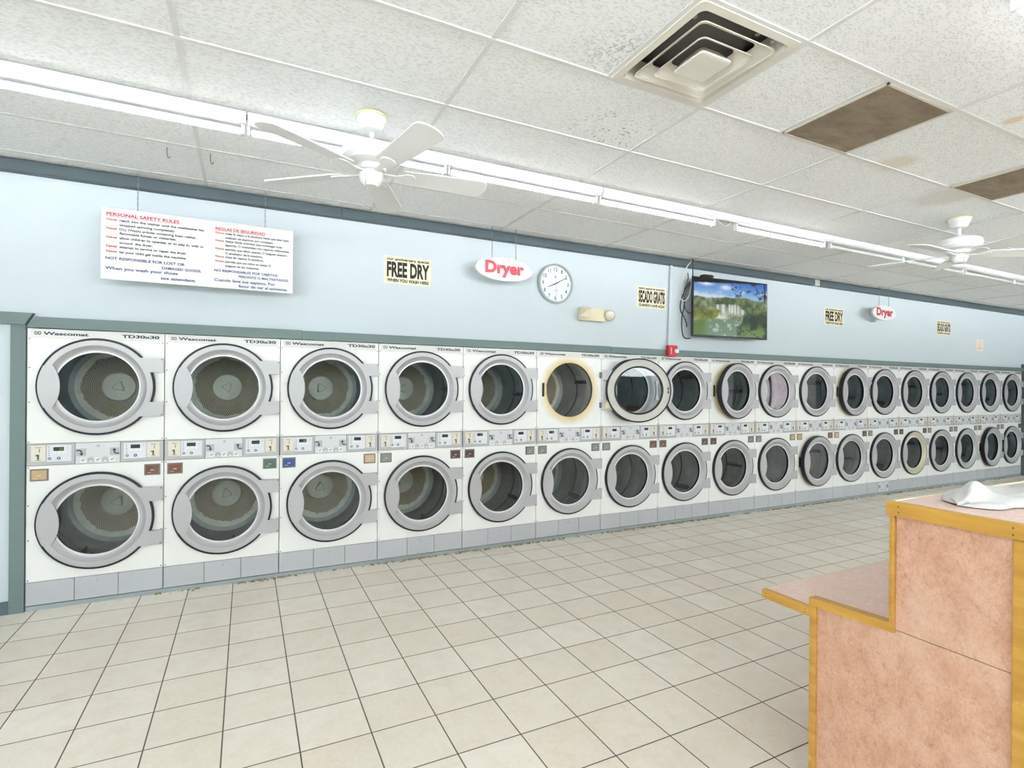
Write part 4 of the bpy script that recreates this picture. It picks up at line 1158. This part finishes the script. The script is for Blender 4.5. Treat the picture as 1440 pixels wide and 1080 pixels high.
bm = B(); box(bm, 0.018, LEN, PY(ys), PY(-3.184), 0.668, 0.7035); obj('lower_worktop', bm, M['lamtop'], t)
bm = B(); box(bm, 0.016, LEN, PY(yr + 0.012), PY(ys + 0.012), 1.138, 1.1805); obj('upper_worktop', bm, M['lamtop'], t)
def wtrim(nm, bm): return obj(nm, bm, M['wood'], t)
bm = B(); prism(bm, [(PY(yr), 1.1365), (PY(ys + 0.020), 1.1365), (PY(ys + 0.020), 1.1835), (PY(yr), 1.1835)], 'x', -0.012, 0.016)
for yy in (-3.72, -4.028):
    for zz in (1.150, 1.170): lathe(bm, [(0.003, -0.0125), (0, -0.0125)], 'x', 8, 1, (0, PY(yy), zz))
o = wtrim('top_edging', bm); o.data.materials.append(M['lifter'])
bm = B(); box(bm, 0.016, LEN, PY(ys + 0.008), PY(ys + 0.020), 1.1365, 1.1835, bev=0.002); obj('side_edging', bm, M['wornedge'], t)
bm = B(); box(bm, -0.010, 0.022, PY(ys - 0.005), PY(ys + 0.010), 0.735, 1.1365, bev=0.003); wtrim('step_post', bm)
bm = B(); prism(bm, [(PY(ys - 0.006), 0.730), (PY(yl), 0.715), (PY(yl), 0.746), (PY(ys - 0.006), 0.762)], 'x', -0.012, 0.030); wtrim('step_edging', bm)
bm = B(); box(bm, -0.010, 0.022, PY(yl - 0.026), PY(yl), 0.0, 0.716, bev=0.004); wtrim('corner_post', bm)
bm = B(); box(bm, -0.010, 0.022, PY(yl), PY(-3.176), 0.666, 0.705, bev=0.006)
for yy in (-3.20, -3.38):
    for zz in (0.680, 0.692): lathe(bm, [(0.0025, -0.0105), (0, -0.0105)], 'x', 8, 1, (0, PY(yy), zz))
o = wtrim('overhang_edging', bm); o.data.materials.append(M['lifter'])
bm = B(); box(bm, 0.022, LEN, PY(-3.184), PY(-3.176), 0.666, 0.705, bev=0.002); obj('front_edging', bm, M['wornedge'], t)
bm = B(); box(bm, -0.010, 0.022, PY(yr), PY(yr + 0.045), 0.0, 1.1365, bev=0.004); wtrim('back_post', bm)

# towel lying on the upper level
nu, nv = 96, 60
bm = B(); grid = []
rr = random.Random(5)
tx0, tx1, ty0, ty1 = 3.50, 4.16, -4.03, -3.64
for j in range(nv):
    row = []
    for i in range(nu):
        a, b = i / (nu - 1), j / (nv - 1)
        # outline: narrow rounded end towards the viewer, wavy sides
        yc = -3.80 - 0.10 * a + 0.02 * math.sin(a * 7)
        hwid = 0.075 + 0.075 * math.sin(min(1, a * 1.4) * PI / 2) + 0.018 * math.sin(a * 17 + 1) 
        hwid *= math.sqrt(max(0.0, 1 - (1 - min(1, a / 0.16)) ** 2)) if a < 0.16 else 1
        y = yc + (b - 0.5) * 2 * hwid
        x = tx0 + (tx1 - tx0) * a + 0.02 * math.sin(b * 8)
        e = min(1, min(b, 1 - b) * 9) * min(1, min(a, 1 - a) * 14 + 0.0)
        e = math.sqrt(max(0, 1 - (1 - e) ** 2))
        s = a * 9 + b * 3.2
        h = 0.012 + 0.016 * (0.5 + 0.5 * math.sin(s * 2.1 + 2.0 * math.sin(b * 4 + 1)))
        h += 0.026 * math.exp(-((a - 0.17) / 0.10) ** 2 - ((b - 0.62) / 0.22) ** 2)
        h += 0.034 * math.exp(-((a - 0.40) / 0.06) ** 2 - ((b - 0.90) / 0.13) ** 2)
        h += 0.030 * math.exp(-((a - 0.62 - 0.2 * (b - 0.5)) / 0.05) ** 2 - ((b - 0.70) / 0.25) ** 2)
        h += 0.030 * math.exp(-((b - 0.35 - 0.2 * math.sin(a * 5)) / 0.09) ** 2) * (0.5 + 0.5 * math.sin(a * 12))
        row.append(bm.verts.new((x - 3.83, y + 3.83, 0.003 + h * e)))
    grid.append(row)
for j in range(nv - 1):
    for i in range(nu - 1):
        f = bm.faces.new([grid[j][i], grid[j][i + 1], grid[j + 1][i + 1], grid[j + 1][i]]); f.smooth = True
bot = {}
def under(vt):
    if vt not in bot: bot[vt] = bm.verts.new((vt.co.x, vt.co.y, 0.0))
    return bot[vt]
edge = [grid[0][i] for i in range(nu)] + [grid[j][-1] for j in range(1, nv)] + [grid[-1][i] for i in range(nu - 2, -1, -1)] + [grid[j][0] for j in range(nv - 2, 0, -1)]
for a, b in zip(edge, edge[1:] + edge[:1]):
    f = bm.faces.new([a, b, under(b), under(a)])
o = obj('towel', bm, M['towel'], loc=(3.832, -3.868, 1.1840)); tag(o, 'crumpled white terry towel lying on the folding counter', 'towel')

# ================================================================== WORLD, CAMERA, RENDER LOOK
w = bpy.data.worlds.new('sky'); S.world = w; w.use_nodes = True
wt = w.node_tree; bg = wt.nodes['Background']
# overcast sky above the horizon, brighter glow added below it to lift the ceiling
tc = wt.nodes.new('ShaderNodeTexCoord'); sp = wt.nodes.new('ShaderNodeSeparateXYZ'); mr = wt.nodes.new('ShaderNodeMapRange'); mc = wt.nodes.new('ShaderNodeMix'); mc.data_type = 'RGBA'
wt.links.new(tc.outputs['Generated'], sp.inputs[0]); wt.links.new(sp.outputs[2], mr.inputs[0])
mr.inputs[1].default_value = -0.02; mr.inputs[2].default_value = 0.02
wt.links.new(mr.outputs[0], mc.inputs[0]); mc.inputs[6].default_value = (2.15, 2.2, 2.25, 1); mc.inputs[7].default_value = (0.93, 0.97, 1.0, 1)
wt.links.new(mc.outputs[2], bg.inputs[0]); bg.inputs[1].default_value = 12.0

cam = bpy.data.cameras.new('camera'); co = bpy.data.objects.new('camera', cam); COL.objects.link(co)
F, YAW, ROLL = 753.96, 0.4597, 0.0082
fw = Vector((math.sin(YAW), math.cos(YAW), 0)); rt = Vector((math.cos(YAW), -math.sin(YAW), 0)); up = Vector((0, 0, 1))
r2 = rt * math.cos(ROLL) + up * math.sin(ROLL); u2 = up * math.cos(ROLL) - rt * math.sin(ROLL)
mm = Matrix((r2, u2, -fw)).transposed().to_4x4(); mm.translation = (1.3537, -4.7802, 1.5676)
co.matrix_world = mm
cam.sensor_fit = 'HORIZONTAL'; cam.sensor_width = 36.0; cam.lens = F * 36.0 / 1440.0; cam.shift_y = 5.38 / 1440.0
cam.clip_start = 0.05; cam.clip_end = 200
S.camera = co

S.view_settings.view_transform = 'Standard'
try: S.view_settings.look = 'None'
except Exception: pass
S.view_settings.gamma = 1.0
S.view_settings.use_curve_mapping = False
S.view_settings.exposure = 0.56
S.cycles.max_bounces = 10; S.cycles.diffuse_bounces = 8; S.cycles.glossy_bounces = 4; S.cycles.transparent_max_bounces = 16
S.cycles.use_denoising = True
S.cycles.sample_clamp_indirect = 6.0
